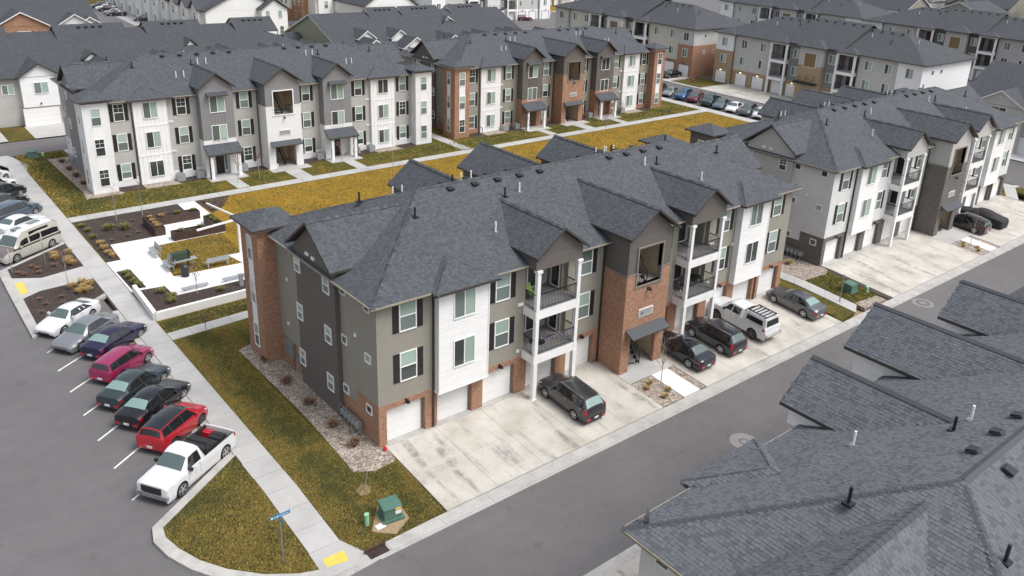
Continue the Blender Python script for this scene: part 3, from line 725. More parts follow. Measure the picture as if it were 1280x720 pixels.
    # end gables
    for side in (0,1):
        X=lambda x: x if side==0 else L-x
        yc=6.45; hw=2.85; zz=11.4; ze=9.35
        xr=lambda z:X((z-ZE)/SL-OV)
        xo=X(-.7)
        for q in ([(xo,yc-hw,ze),(xo,yc,zz),(xr(zz),yc,zz),(xr(ze),yc-hw,ze)],[(xo,yc,zz),(xo,yc+hw,ze),(xr(ze),yc+hw,ze),(xr(zz),yc,zz)]):
            n=(Vector(q[1])-Vector(q[0])).cross(Vector(q[2])-Vector(q[0])); q=q if n.z>0 else list(reversed(q)); rf.slab(q,.15,0,1); gp.append(q)
        gl.append(((xo,yc,zz),(xr(zz),yc,zz)))
    roof=rf.build('roof',[M[S.get('shingle','shingle')],ft],T)
    # bay crickets and tower roofs
    for side in (0,1):
        X=lambda x: x if side==0 else L-x
        x0_,x1_=sorted((X(3.05),X(7.45))); 
        cx=(x0_+x1_)/2; hw=(x1_-x0_)/2; z=ZE+.004; za=z+hw*SL
        for (yo,sg) in ((-1.0,-1),(D+.8,1)):
            b2=MB()
            ya=yo-sg*hw; ymz=ymain(za) if sg<0 else D-ymain(za); yez=ymain(z) if sg<0 else D-ymain(z)
            for q in ([(x0_,yo,z),(x1_,yo,z),(cx,ya,za)],[(x1_,yo,z),(x1_,yez,z),(cx,ymz,za),(cx,ya,za)],[(x0_,yez,z),(x0_,yo,z),(cx,ya,za),(cx,ymz,za)]):
                n=(Vector(q[1])-Vector(q[0])).cross(Vector(q[2])-Vector(q[0])); q=q if n.z>0 else list(reversed(q)); b2.slab(q,.16,0,1); gp.append(q)
            gl+= [((x0_,yo,z),(cx,ya,za)),((x1_,yo,z),(cx,ya,za))]
            b2.build('bay_roof',[M[S.get('shingle','shingle')],ft],roof)
    for side in (0,1):
        x0_,x1_=sorted(((-1.6,1.6) if side==0 else (L-1.6,L+1.6))); b3=MB(); hip_small(b3,x0_,x1_,11.9,15.4,9.27,SL); b3.build('tower_roof',[M[S.get('shingle','shingle')],ft],roof)
    # white soffit and gutters
    gt=MB(); 
    for p,q in (((a,c),(bx,c)),((bx,c),(bx,d)),((bx,d),(a,d)),((a,d),(a,c))): gt.bar((p[0],p[1],ZE-.06),(q[0],q[1],ZE-.06),.11,.1)
    gt.build('gutter',M[S.get('gutter','fascia_tan')],roof)
    for p,q in cl: caps(roof,p,q,single=caps_single)
    for p,q in gl: caps(roof,p,q,s=.6,single=False) if not caps_single else caps(roof,p,q,s=.6,single=True,step=.3)
    if tabs:
        t=MB()
        k=0
        for p in planes+gp: k+=1; tab_field(t,p,tabs,seed=k)
        o=t.build('shingle_tab',M['tab'],roof); o['kind']='stuff'
    # turtle vents and pipes
    tv=('tv',)
    if tv not in _wc:
        v=MB(); v.hexa([(-.2,-.2,0),(.2,-.2,0),(.2,.2,.16),(-.2,.2,.16)],[(-.2,-.24,.1),(.2,-.24,.1),(.16,.1,.2),(-.16,.1,.2)]); _wc[tv]=v.mesh('roof_vent',[M['black_metal']])
        _wc['pw']=MB().tube((0,0,-.1),(0,0,.62),.05,n=8).box(-.14,.14,-.14,.14,-.1,.02,1).mesh('vent_pipe',[M['white'],M['grey_metal']])
        _wc['pb']=MB().tube((0,0,-.1),(0,0,.6),.06,n=8).box(-.16,.16,-.16,.16,-.08,.03,0).mesh('vent_pipe',[M['black_metal']])
    for x in (8.9,10.75,12.55,14.35,16.1,22.6,24.35,26.1,27.9): 
        inst('roof_vent',_wc[tv],roof,(x,6.3,zmain(6.3)+.01)); inst('roof_vent',_wc[tv],roof,(L-x,D-6.3,zmain(6.3)+.01),PI)
    for k_,x,y in (('pb',5.4,4.8),('pb',12.1,4.9),('pw',13.35,5.0),('pw',9.5,2.4),('pw',25.0,5.0),('pb',26.15,4.9),('pb',32.9,4.75),('pw',28.55,2.5)):
        inst('vent_pipe',_wc[k_],roof,(x,y,zmain(y)))
    for k_,x,y in (('pb',5.4,4.8),('pw',9.0,2.6),('pw',9.8,2.6),('pw',12.0,4.6),('pw',12.9,4.6),('pb',11.3,4.6),('pw',24.6,4.8),('pw',25.4,4.8),('pb',26.1,4.8),('pw',28.6,2.6),('pw',29.3,2.6),('pb',32.9,4.75)):
        inst('vent_pipe',_wc[k_],roof,(L-x,D-y,zmain(y)))
    return T
def thing_part(name,parent):
    o=bpy.data.objects.new(name,None); COL.objects.link(o); o.parent=parent; o.empty_display_size=.2; return o
def text_on(txt,parent,p,size,mat,rz=0,name='lettering',depth=.004,align='LEFT'):
    c=bpy.data.curves.new(name,'FONT'); c.body=txt; c.size=size; c.extrude=depth; c.align_x=align
    tmp=bpy.data.objects.new('tmp',c); COL.objects.link(tmp)
    dg=bpy.context.evaluated_depsgraph_get(); me=bpy.data.meshes.new_from_object(tmp.evaluated_get(dg)); bpy.data.objects.remove(tmp)
    me.materials.clear(); me.materials.append(mat); me.name=name
    o=inst(name,me,parent,p); o.rotation_euler=(PI/2,0,rz); return o
# ---------------------------------------------------------------- ground
def S_(y):
    if y>=-.3: return 0.0
    if y>=-6.0: return .4*(y+.3)/5.7
    if y>=-13.9: return -.4
    if y>=-20.2: return -.4*(y+20.2)/(-13.9+20.2)*1.0 if False else -.4*( (y+20.2)/6.3)
    return 0.0
BR=(-20.2,-13.9,-6.0,-.3)
def clip(poly,y,keep_above):
    out=[]; n=len(poly)
    for i in range(n):
        a=poly[i]; b=poly[(i+1)%n]
        ia=(a[1]>=y) if keep_above else (a[1]<=y); ib=(b[1]>=y) if keep_above else (b[1]<=y)
        if ia: out.append(a)
        if ia!=ib:
            t=(y-a[1])/(b[1]-a[1]); out.append((a[0]+t*(b[0]-a[0]),y))
    return out
def patch(name,poly,mat,off=0.0,lvl=None,parent=None,kind='structure',th=.3,clamp=None):
    ar=sum(poly[i][0]*poly[(i+1)%len(poly)][1]-poly[(i+1)%len(poly)][0]*poly[i][1] for i in range(len(poly)))
    if ar<0: poly=list(reversed(poly))
    f=lvl or S_
    b=MB(); ys=[-1e4]+list(BR)+[1e4]
    for i in range(len(ys)-1):
        q=clip(clip(poly,ys[i],True),ys[i+1],False)
        if len(q)>=3:
            a_=abs(sum(q[j][0]*q[(j+1)%len(q)][1]-q[(j+1)%len(q)][0]*q[j][1] for j in range(len(q))))
            if a_>1e-4: b.poly([(x,y,f(y)+off) for x,y in q])
    n=len(poly)
    for i in range(n):
        p=poly[i]; q=poly[(i+1)%n]
        ts=[0,1]+[(yb-p[1])/(q[1]-p[1]) for yb in BR if abs(q[1]-p[1])>1e-6 and 0<(yb-p[1])/(q[1]-p[1])<1]
        ts.sort()
        for t0,t1 in zip(ts,ts[1:]):
            a_=(p[0]+t0*(q[0]-p[0]),p[1]+t0*(q[1]-p[1])); c_=(p[0]+t1*(q[0]-p[0]),p[1]+t1*(q[1]-p[1]))
            z0=f(a_[1])+off; z1=f(c_[1])+off
            b.poly([(a_[0],a_[1],z0),(a_[0],a_[1],z0-th),(c_[0],c_[1],z1-th),(c_[0],c_[1],z1)])
    o=b.build(name,mat,parent)
    if kind and parent is None: o['kind']=kind
    elif kind=='stuff': o['kind']='stuff'
    return o
def P_(y): return max(S_(y)-.13,-.45) if y>-14.2 else S_(y)-.13
def rect(x0,x1,y0,y1): return [(x0,y0),(x1,y0),(x1,y1),(x0,y1)]
MB().box(-700,1100,-500,1600,-2.0,-.75).build('ground',M['dirt'])['kind']='structure'
patch('parking_lot',[(-70,-6.5),(-6.9,-6.5),(-6.9,72),(-70,72)],M['asphalt'],0,P_)
patch('street',[(-70,-14.0),(320,-14.0),(320,-6.5),(-70,-6.5)],M['asphalt'],0,P_)
patch('north_street',rect(-70,86.9,72,78.3),M['asphalt'],0,P_)
patch('side_street',rect(86.9,98.7,-6.5,240),M['asphalt'],0,P_)
patch('lawn',[(-5.0,-1.0),(0.3,-1.0),(.3,-.0),(86.3,0),(86.3,71.4),(-5.0,71.4)],M['g_green'],0)
# slabs ------------------------------------------------------------------
def slabs(parent,quad,n,mat,off,gap=.02,name='slab',m=1):
    """quad a,b,c,d: n slabs from edge ab to edge dc, m across"""
    a,b_,c,d=[Vector((p[0],p[1])) for p in quad]
    for i in range(n):
        for j in range(m):
            s0,s1=i/n,(i+1)/n; t0,t1=j/m,(j+1)/m
            P=lambda s,t: (a.lerp(d,s)).lerp(b_.lerp(c,s),t)
            q=[P(s0,t0),P(s0,t1),P(s1,t1),P(s1,t0)]; cc=sum(q,Vector((0,0)))/4
            q=[tuple(v+(cc-v).normalized()*gap*.7) for v in q]
            patch(name,q,mat,off+random.uniform(-.002,.002),parent=parent,kind=None,th=.1)
sw=struct('sidewalk')
slabs(sw,[(-6.55,-4.9),(-5.0,-4.9),(-5.0,64.5),(-6.55,64.5)],44,M['conc'],.02)
slabs(sw,[(-6.55,64.5),(-5.0,64.5),(-4.4,66.9),(-6.3,66.9)],1,M['conc'],.02)
slabs(sw,[(-6.3,66.9),(-4.4,66.9),(-5.2,71.0),(-7.6,70.8)],2,M['conc'],.02)
slabs(sw,[(-7.6,70.8),(-5.2,71.0),(-5.6,71.9),(-9.5,71.9)],1,M['conc'],.02)
patch('sidewalk_base',[(-6.55,-5),(-5,-5),(-5,65),(-6.55,65)],M['curb'],-.015)
gw=struct('garden_walk')
slabs(gw,[(-5.0,45.95),(-5.0,47.35),(84.8,48.7),(84.8,47.3)][::1] if False else [(-4.98,47.35),(-4.98,45.95),(86.2,47.1),(86.2,48.5)],60,M['conc'],.025)
def spur(x0,x1,y0,y1,n): 
    slabs(gw,[(x0,y0),(x1,y0),(x1,y1),(x0,y1)],n,M['conc'],.022)
for bx in (-.18,42.66):
    for cx,w_ in ((L-11.65,1.25),(11.65,1.25)):
        spur(bx+cx-.55,bx+cx+.75,47.45+bx*.012+.3,51.0,2)
        patch('porch_slab',rect(bx+cx-2.0,bx+cx+2.0,51.0,53.3),M['conc'],.06)
    spur(bx+18.5-.9,bx+18.5+.9,47.6+bx*.012+.1,50.9,2)
    patch('stair_slab',rect(bx+16.3,bx+20.9,50.9,52.3),M['conc'],.05); patch('stair_slab',rect(bx+16.7,bx+20.3,52.3,55.8),M['conc'],.045)
ew=struct('south_walk')
slabs(ew,[(-4.98,19.95),(-4.98,18.75),(3.6,19.35),(3.6,20.4)],6,M['conc'],.02)
slabs(ew,[(3.6,20.4),(3.6,19.35),(33,19.35),(33,20.4)],20,M['conc'],.02)
# east connecting walks
aw=struct('alley_walk')
slabs(aw,[(39.1,-5.9),(40.4,-5.2),(40.3,2.0),(39.0,1.3)],5,M['conc'],.02)
slabs(aw,[(39.0,1.3),(40.3,2.0),(40.3,20.0),(39.0,20.0)],12,M['conc'],.02)
bw=struct('building_gap_walk')
slabs(bw,[(39.3,48.2),(40.7,48.2),(40.7,71.2),(39.3,71.2)],15,M['conc'],.018)
# K-street side walk
kw=struct('east_walk')
slabs(kw,[(85.0,1.0),(86.6,1.0),(86.6,70.5),(85.0,70.5)],45,M['conc'],.03)
patch('parking_kerb',rect(86.62,86.9,1,70.5),M['curb'],.02)
# lawns
patch('courtyard_lawn',[(5.9,46.0),(5.9,39.6),(4.9,36.7),(4.95,20.5),(85,20.5),(85,46.9)],M['g_gold'],.008)
patch('plaza_lawn',[(-1.0,36.3),(4.95,36.7),(4.95,31.0),(3.5,31.0),(3.85,28.9),(-1.45,29.2)],M['g_gold'],.012)
patch('south_lawn',[(-4.98,-4.9),(-4.45,-6.25),(.2,-6.15),(.3,-.3),(-1.2,-1.2),(-1.2,18.7),(-4.98,18.7)],M['g_mix'],.006)
patch('strip_lawn',[(-4.98,20.0),(1.5,20.45),(4.9,20.5),(4.9,23),(-4.9,21.9)],M['g_mix'],.006)
# rock beds by the buildings
patch('rock_bed',[(-2.0,14.9),(-.9,15.4),(1.6,15.4),(1.6,13),(.1,13),(.1,0.0),(.3,-.4),(.2,-1.4),(-1.2,-1.55),(-2.15,-1.0),(-2.0,2.6),(-1.9,5.5)],M['rock'],.02)
patch('rock_bed',[(-2.3,68.2),(-2.0,54.0),(-2.3,51.9),(1.2,51.9),(1.3,54),(0.2,55),(0,68.2)],M['rock'],.02)
for x0,x1 in ((3.6,6.9),(L-6.9,L-3.6)):
    for bx in (-.18,42.66): patch('rock_bed',rect(bx+x0,bx+x1+.2,52.3,54.3),M['rock'],.02)
for bx in (-.18,42.66):
    for x0,x1 in ((1.2,3.6),(6.9,9.8),(13.6,16.4)):
        patch('mulch_bed',rect(bx+x0,bx+x1,52.5,54.3),M['mulch'],.024); patch('mulch_bed',rect(bx+L-x1,bx+L-x0,52.5,54.3),M['mulch'],.024)
patch('rock_bed',[(37,0.4),(38.2,.6),(39.0,1.3),(39.0,14),(37,14)],M['rock'],.012)
patch('rock_bed',[(40.4,.2),(44.1,.6),(44.1,14),(40.35,14),(40.35,2)],M['rock'],.013)
patch('rock_bed',[(40.4,-.3),(43.0,-.6),(44.0,-.2),(44.3,.6),(40.4,.3)],M['rock'],.02)
patch('corner_lawn',[(36.9,-.1),(38.8,1.0),(39.05,-5.8),(36.7,-6.05),(37.3,-3.5)],M['g_mix'],.01)
patch('corner_lawn',[(40.45,-5.1),(40.5,-.2),(43.8,-.5),(43.6,-5.7),(40.8,-5.9)],M['g_green'],.01)
patch('rock_bed',[(40.45,-5.9),(43.5,-5.95),(43.4,-5.2),(40.5,-4.9)],M['rock'],.02)
# driveways --------------------------------------------------------------
def driveway(label,x0,x1,y1=-6.15,cols=5,yt=0):
    o=struct('driveway'); 
    xs=[x0+(x1-x0)*i/cols for i in range(cols+1)]; ys=[.32+yt,-.15+yt*.6,-3.1,y1]
    for i in range(cols):
        for j in range(3):
            a,b_,c,d=xs[i]+.008,xs[i+1]-.008,ys[j+1]+.008,ys[j]-.008
            patch('slab',rect(a,b_,c,d),M['drive'] if j else M['curb'],.022+random.uniform(-.002,.002),parent=o,kind=None,th=.1)
    patch('driveway_base',rect(x0,x1,y1,.3+yt),M['curb'],.006)
driveway('a',.3,16.4); driveway('a',20.6,36.7)
driveway('d',44.4,60.6,yt=.75); driveway('d',64.8,81.0,yt=.75)
for x0 in (0,44.16):
    patch('stair_walk',rect(x0+16.42,x0+20.58,-3.2,.3),M['conc'],.026); patch('stair_walk',rect(x0+16.8,x0+20.2,.3,4),M['conc'],.03)
    patch('rock_bed',[(x0+16.42,-6.1),(x0+20.58,-6.1),(x0+20.58,-3.25),(x0+16.42,-3.25)],M['rock'],-.01)
    patch('stair_walk',rect(x0+18.4,x0+19.95,-6.12,-3.22),M['conc_white'],.03)
for bx in (-.18,42.66):   # north driveways behind the garden blocks
    patch('north_driveway',rect(bx+.2,bx+16.4,68.1,71.6),M['drive'],.02); patch('north_driveway',rect(bx+20.6,bx+36.8,68.1,71.6),M['drive'],.02)
# kerb and gutter along the street
def kerb_run(pts,name='kerb',w=.62,off=-.03,seg=3.0,mat='curb',lvl=None,parent=None):
    o=struct(name) if parent is None else parent
    for p,q in zip(pts,pts[1:]):
        p=Vector(p);q=Vector(q); n=max(1,round((q-p).length/seg)); d=(q-p).normalized(); nn=Vector((-d.y,d.x))*w/2
        for i in range(n):
            a=p.lerp(q,i/n)+d*.006; b_=p.lerp(q,(i+1)/n)-d*.006
            patch('kerb_stone',[tuple(a-nn),tuple(b_-nn),tuple(b_+nn),tuple(a+nn)],M[mat],off+random.uniform(-.002,.002),lvl=lvl,parent=o,kind=None,th=.25)
    return o
kerb_run([(-3.3,-6.55),(86,-6.55)],w=.75,off=-.02)
patch('gutter_lip',rect(-4,86,-7.1,-6.88),M['curb'],.012,P_)
kerb_run([(-10,-13.95),(86,-13.95)],w=.7,off=.0)
for x0,x1 in ((-1.0,15),(19.5,36)): patch('east_driveway',rect(x0,x1,-20.3,-14.3),M['drive'],.0)
patch('front_lawn',rect(-60,-1.2,-60,-14.3),M['g_mix'],-.01); patch('front_lawn',rect(36.2,86,-60,-14.3),M['g_mix'],-.012); patch('front_walk',rect(15.0,19.5,-20.3,-14.3),M['conc'],.0)
# sidewalk kerb at the parking stalls
kerb_run([(-6.78,.6),(-6.78,25.5)],name='parking_kerb',w=.42,off=.0,seg=3); kerb_run([(-6.78,38.2),(-6.78,66)],name='parking_kerb',w=.42,off=.0,seg=3)
patch('leaf_litter',[(-7.25,1),(-7.0,1),(-7.0,25),(-7.18,25)],M['leaves'],-.11,kind='stuff'); 
patch('parking_gutter',rect(-7.55,-6.99,.7,25.5),M['curb'],-.122); patch('parking_gutter',rect(-7.55,-6.99,38.4,66),M['curb'],-.122)
# corner island --------------------------------------------------------------
isl=[(-6.5,3.95),(-11.35,.45),(-11.45,-.3),(-11.2,-1.3),(-10.7,-2.5),(-9.9,-3.7),(-8.7,-4.9),(-7.4,-5.75),(-6.6,-6.05),(-6.56,-4.9)]
patch('island_lawn',isl,M['g_mix'],.02)
ko=struct('island_kerb')
outer=[(-6.75,4.35),(-11.75,.75),(-12.0,-.3),(-11.75,-1.5),(-11.2,-2.8),(-10.35,-4.1),(-9.05,-5.4),(-7.6,-6.4),(-6.7,-6.75)]
inner=[(-6.5,3.95),(-11.35,.45),(-11.45,-.3),(-11.2,-1.3),(-10.7,-2.5),(-9.9,-3.7),(-8.7,-4.9),(-7.4,-5.75),(-6.6,-6.05)]
for i in range(len(outer)-1): patch('kerb_stone',[outer[i],outer[i+1],inner[i+1],inner[i]],M['curb'],.03,parent=ko,kind=None,th=.25)
# corner ramp
patch('corner_ramp',[(-6.6,-4.9),(-5.0,-4.9),(-4.4,-6.2),(-5.2,-6.8),(-6.7,-6.75)],M['conc'],.008)
patch('corner_ramp_apron',[(-6.7,-6.74),(-5.2,-6.79),(-4.4,-6.2),(-3.3,-6.2),(-3.3,-6.95),(-4.6,-7.1),(-6.7,-7.2)],M['curb'],-.03)
patch('tactile_pad',[(-6.2,-5.55),(-5.15,-5.6),(-5.25,-6.3),(-6.25,-6.1)],M['yellow'],.014)
# planting beds at the parking lot
patch('mulch_bed',[(-11.4,37.45),(-6.6,40.9),(-6.6,35.1),(-9.63,34.4),(-11.42,35.6)],M['mulch'],.015)
patch('mulch_bed',[(-11.5,31.1),(-10.25,31.9),(-6.6,32.2),(-6.6,28.9),(-11.6,25.05)],M['mulch'],.015)
patch('bed_walk',[(-11.5,35.5),(-9.63,34.38),(-6.55,35.08),(-6.55,32.2),(-10.25,31.9),(-11.5,31.1)],M['conc'],.018)
patch('tactile_pad',[(-11.52,34.3),(-10.97,34.4),(-10.95,32.0),(-11.5,31.95)],M['yellow'],.024)
kk=struct('bed_kerb')
for q in ([(-11.4,37.45),(-6.6,40.9),(-6.6,41.25),(-12.05,37.4)],[(-12.05,37.4),(-11.4,37.45),(-11.45,35.5),(-12.1,35.5)],[(-12.1,35.5),(-11.45,35.5),(-11.5,31.1),(-12.15,31.1)],[(-12.15,31.1),(-11.5,31.1),(-11.6,25.05),(-12.2,24.3)],[(-12.2,24.3),(-11.6,25.05),(-6.6,28.9),(-6.6,28.45)]):
    patch('kerb_stone',q,M['curb'],.03,parent=kk,kind=None,th=.25)
# plaza
patch('plaza',[(4.35,46.2),(5.95,46.2),(5.9,37.9),(5.3,36.4),(-1.0,36.4),(-1.5,29.2),(3.9,28.9),(3.4,31.2),(5.2,31.2),(5.2,25.4),(-2.6,25.4),(-2.6,27.5),(-4.95,27.9),(-4.95,34.8),(-3.85,34.8),(-3.65,38.6),(.85,38.5),(.95,41.5),(4.3,42.0)],M['conc_white'],.014)
patch('planting_bed',[(-4.8,45.75),(4.3,46.1),(4.25,42.0),(4.2,41.2),(.9,41.2),(.88,38.5),(-3.67,38.6),(-3.84,34.8),(-4.9,35.0)],M['mulch'],.022)
patch('planting_bed',[(-4.83,32.5),(-3.82,32.4),(-3.81,28.2),(-4.81,27.9)],M['mulch'],.022)
patch('planting_bed',[(6.0,46.2),(9.5,46.4),(7.9,43.4),(6.2,41.8)],M['mulch'],.022)
# raised planter with white concrete walls
pl=thing('planter','low white concrete planter wall around dark mulch beside the plaza','planter',(-4.6,22,0))
def lp(x,y,z=0): return (x+4.6,y-22,z)
pts=[(-4.75,27.85),(-4.95,22.3),(5.5,22.6),(5.5,25.4),(-2.55,25.4),(-2.6,27.5)]
for i in range(6):
    a=Vector(lp(*pts[i])); b_=Vector(lp(*pts[(i+1)%6])); h=.62 if i in (0,1,2) else .2
    MB().bar(a+Vector((0,0,h/2)),b_+Vector((0,0,h/2)),.28,h).build('planter_wall',M['planter_wall'],pl)
b_=MB(); b_.poly([lp(x,y,.16) for x,y in pts]); tag(b_.build('planter_soil',M['mulch'],pl),kind='stuff')
# weathered steel planters
def steel(name,label,segs,base,h=.75):
    t=thing(name,label,'planter',(base[0],base[1],0))
    for (x0,y0,x1,y1) in segs:
        m=MB(); X0,X1,Y0,Y1=x0-base[0],x1-base[0],y0-base[1],y1-base[1]
        m.box(X0,X1,Y0,Y0+.08,0,h); m.box(X0,X1,Y1-.08,Y1,0,h); m.box(X0,X0+.08,Y0+.08,Y1-.08,0,h); m.box(X1-.08,X1,Y0+.08,Y1-.08,0,h)
        m.build('planter_wall',M['rust'],t)
        tag(MB().box(X0+.08,X1-.08,Y0+.08,Y1-.08,0,h-.12).build('planter_soil',M['mulch'],t),kind='stuff')
    return t
steel('steel_planter','L-shaped rusty steel planter at the edge of the big mulch bed',[(.02,38.5,.88,42.0),(.88,41.0,4.75,41.95)],(.9,40))
steel('steel_planter','dark rusty steel planter with shrubs between plaza and lawn',[(.95,36.5,4.55,37.35),(4.55,36.5,5.4,39.6)],(3,36.5))
# stall lines
ang=math.radians(36); dx,dy=math.cos(ang),math.sin(ang)
for y0 in (21.86,18.97,15.93,12.83,9.78,6.71,3.54):
    a=Vector((-11.85,y0)); b_=a+Vector((dx,dy))*5.6; n=Vector((-dy,dx))*.055
    patch('parking_line',[tuple(a-n),tuple(b_-n),tuple(b_+n),tuple(a+n)],M['line'],.006,P_,th=.01)
for k in range(9):
    y0=42.3+3.1*k-4.8+1.45
    a=Vector((-11.85,y0)); b_=a+Vector((dx,dy))*5.6; n=Vector((-dy,dx))*.055
    patch('parking_line',[tuple(a-n),tuple(b_-n),tuple(b_+n),tuple(a+n)],M['line'],.006,P_,th=.01)
# manholes
for x,y in ((45.6,-8.1),(17.6,-11.4)):
    m=MB(); m.tube((x,y,-.5),(x,y,-.444),.85,n=28,m=0); m.tube((x,y,-.45),(x,y,-.441),.6 if x>40 else .3,n=24,m=1); m.tube((x,y,-.45),(x,y,-.438),.3 if x>40 else .2,n=20,m=2); m.build('manhole',[concrete('manhole_collar',(.24,.235,.23),.2),M['asphalt'],M['grey_metal']])['kind']='structure'

# ---------------------------------------------------------------- grass blades
from mathutils import noise as _ns
def in_poly(x,y,P):
    c=False; j=len(P)-1
    for i in range(len(P)):
        if (P[i][1]>y)!=(P[j][1]>y) and x<(P[j][0]-P[i][0])*(y-P[i][1])/(P[j][1]-P[i][1])+P[i][0]: c=not c
        j=i
    return c
def blades(name,poly,n_m2,size,gold,off=.02,seed=1,excl=()):
    rnd=random.Random(seed); xs=[p[0] for p in poly]; ys=[p[1] for p in poly]
    x0,x1,y0,y1=min(xs),max(xs),min(ys),max(ys); n=int((x1-x0)*(y1-y0)*n_m2); b=MB()
    for i in range(n):
        x=rnd.uniform(x0,x1); y=rnd.uniform(y0,y1)
        if not in_poly(x,y,poly) or any(in_poly(x,y,e) for e in excl): continue
        g=gold(x,y)+(.13 if size<.07 else 0)+.6*_ns.noise(Vector((x*.45,y*.45,3)))+.35*_ns.noise(Vector((x*1.7,y*1.7,9)))+rnd.uniform(-.38,.38)
        m=0 if g>.5 else 1
        s=size*rnd.uniform(.6,1.3); a=rnd.random()*2*PI; z=S_(y)+off; t=rnd.uniform(.3,1.2)*s; a2=rnd.random()*2*PI
        b.poly([(x-math.cos(a)*s*.35,y-math.sin(a)*s*.35,z-.01),(x+math.cos(a)*s*.35,y+math.sin(a)*s*.35,z-.01),(x+math.cos(a2)*t,y+math.sin(a2)*t,z+s*.7)],m)
    o=b.build(name,[M['blade_gold'],M['blade_green']],None); tag(o,'short patchy winter grass on the '+{'corner_grass':'lawn left of the central building','island_grass':'corner island','courtyard_grass':'golden courtyard lawn','plaza_grass':'small lawn beside the benches','strip_grass':'narrow strip below the white planter','north_grass':'lawn around the white building','alley_grass':'patch by the alley walk','row_grass':'strip before the garden fronts'}[name],'grass',kind='stuff'); return o
def g_south(x,y):
    e=min(abs(x+4.98),2.2)/2.2
    base=.95-.85*e if x<-2.4 else .45
    if y>12: base+=.15
    return base if y<-0 or x<-1.9 else .5
SLAWN=[(-4.98,-4.9),(-4.45,-6.2),(.2,-6.1),(.25,-1.6),(-1.2,-1.6),(-2.2,-1.0),(-2.1,5),(-2.05,14.9),(-1.2,15.4),(-1.2,18.7),(-4.98,18.7)]
soil=[(-3.5,-5.3),(-2.4,-3.9),(-1.4,-4.3),(-1.5,-5.5),(-2.6,-6.1)]
blades('corner_grass',SLAWN,1100,.062,lambda x,y:(.95-.95*min(1,(x+4.98)/1.5) if x<-3.2 else .12+.5*max(0,(x+2.9)/.8) if y>0 else .3+.25*(x>-.5)),.012,2,(soil,))
blades('island_grass',[(-6.6,3.8),(-11.3,.4),(-11.4,-.3),(-11.15,-1.3),(-10.65,-2.5),(-9.85,-3.65),(-8.65,-4.85),(-7.4,-5.65),(-6.65,-5.95)],1100,.062,lambda x,y:.25+.5*max(0,min(1,(1.5-y)/4)),.028,3)
blades('strip_grass',[(-4.95,20.0),(1.5,20.45),(3.6,20.5),(4.9,22.4),(-4.85,21.9)],500,.09,lambda x,y:.45,.015,4)
blades('plaza_grass',[(-1.0,36.2),(4.9,36.4),(4.9,31.0),(3.5,31.0),(3.8,29.0),(-1.4,29.3)],320,.09,lambda x,y:.85,.02,5)
blades('courtyard_grass',[(6.4,45.9),(8.2,43.2),(6.0,39.8),(5.6,36.5),(5.0,24),(9,20.6),(34,20.6),(84.9,30.5),(84.9,46.8)],32,.12,lambda x,y:1.05,.02,6)
blades('north_grass',[(-4.95,47.4),(.9,51.8),(-2.3,51.9),(-2.1,54),(-2.4,68),(-.5,68.5),(-.5,71),(-4.95,71)],110,.13,lambda x,y:.9-.8*max(0,min(1,(x+4.4)/1.3)),.015,7)
blades('row_grass',[(-4.9,47.45),(84.7,48.75),(84.7,51.9),(-1,51.9)],28,.15,lambda x,y:.75-.6*max(0,min(1,(y-47.6-x*.013)/1.6)),.015,8,tuple(rect(bx+a_-.2,bx+b__+.2,47,53) for bx in (-.18,42.66) for a_,b__ in ((11.0,12.5),(17.5,19.5),(24.7,26.2),(9.6,13.7),(16.2,21),(23.2,27.4)) ))
blades('alley_grass',[(40.5,-5.0),(40.55,-.3),(43.7,-.6),(43.5,-5.2)],200,.1,lambda x,y:.12,.02,9)
# ---------------------------------------------------------------- the five blocks
BRICK=dict(upper='taupe',dark='dark_siding',base='red_brick',bay='white_siding',tower='red_brick',porch='red_brick',towertrim=True)
WHITE=dict(upper='greige',dark='grey_siding',base='white_brick',bay='white_siding',tower='white_brick',porch='white_brick',fascia='fascia_dark',optrim='white',ledge='white')
PALE=dict(upper='pale_stucco',dark='pale_siding',base='dark_brick',bay='white_siding',tower='dark_brick',porch='dark_brick',ledge='jamb')
block('apartment_building','three-storey brick and taupe apartment building with garages and balconies in the centre foreground',(0,0,0),0,BRICK,garage=True,garden=False,sign='K')
block('apartment_building','pale grey apartment building with dark brick base at the right along the street',(44.16,.75,0),0,PALE,garage=True,garden=False)
block('apartment_building','white brick and grey apartment building facing the lawn at upper left',(-.18+L,67.95,0),PI,WHITE,garage=False,garden=True)
block('apartment_building','red brick and taupe apartment building facing the lawn behind the central roof',(42.66+L,68.0,0),PI,dict(BRICK,towertrim=True),garage=False,garden=True)
Ex,Ey=-1.40,-20.2
def vis(p):   # local part of the roof the photograph takes in
    x=Ex+L-p.x; y=Ey-p.y
    return x<27 and y>-33 and y>-36+0*x
block('apartment_building','large slate-coloured shingle roof of a pale building in the near right corner',(Ex+L,Ey,0),PI,dict(PALE,upper='pale_stucco',dark='white_board',base='white_board'),garage=False,garden=False,tabs=vis,caps_single=True)
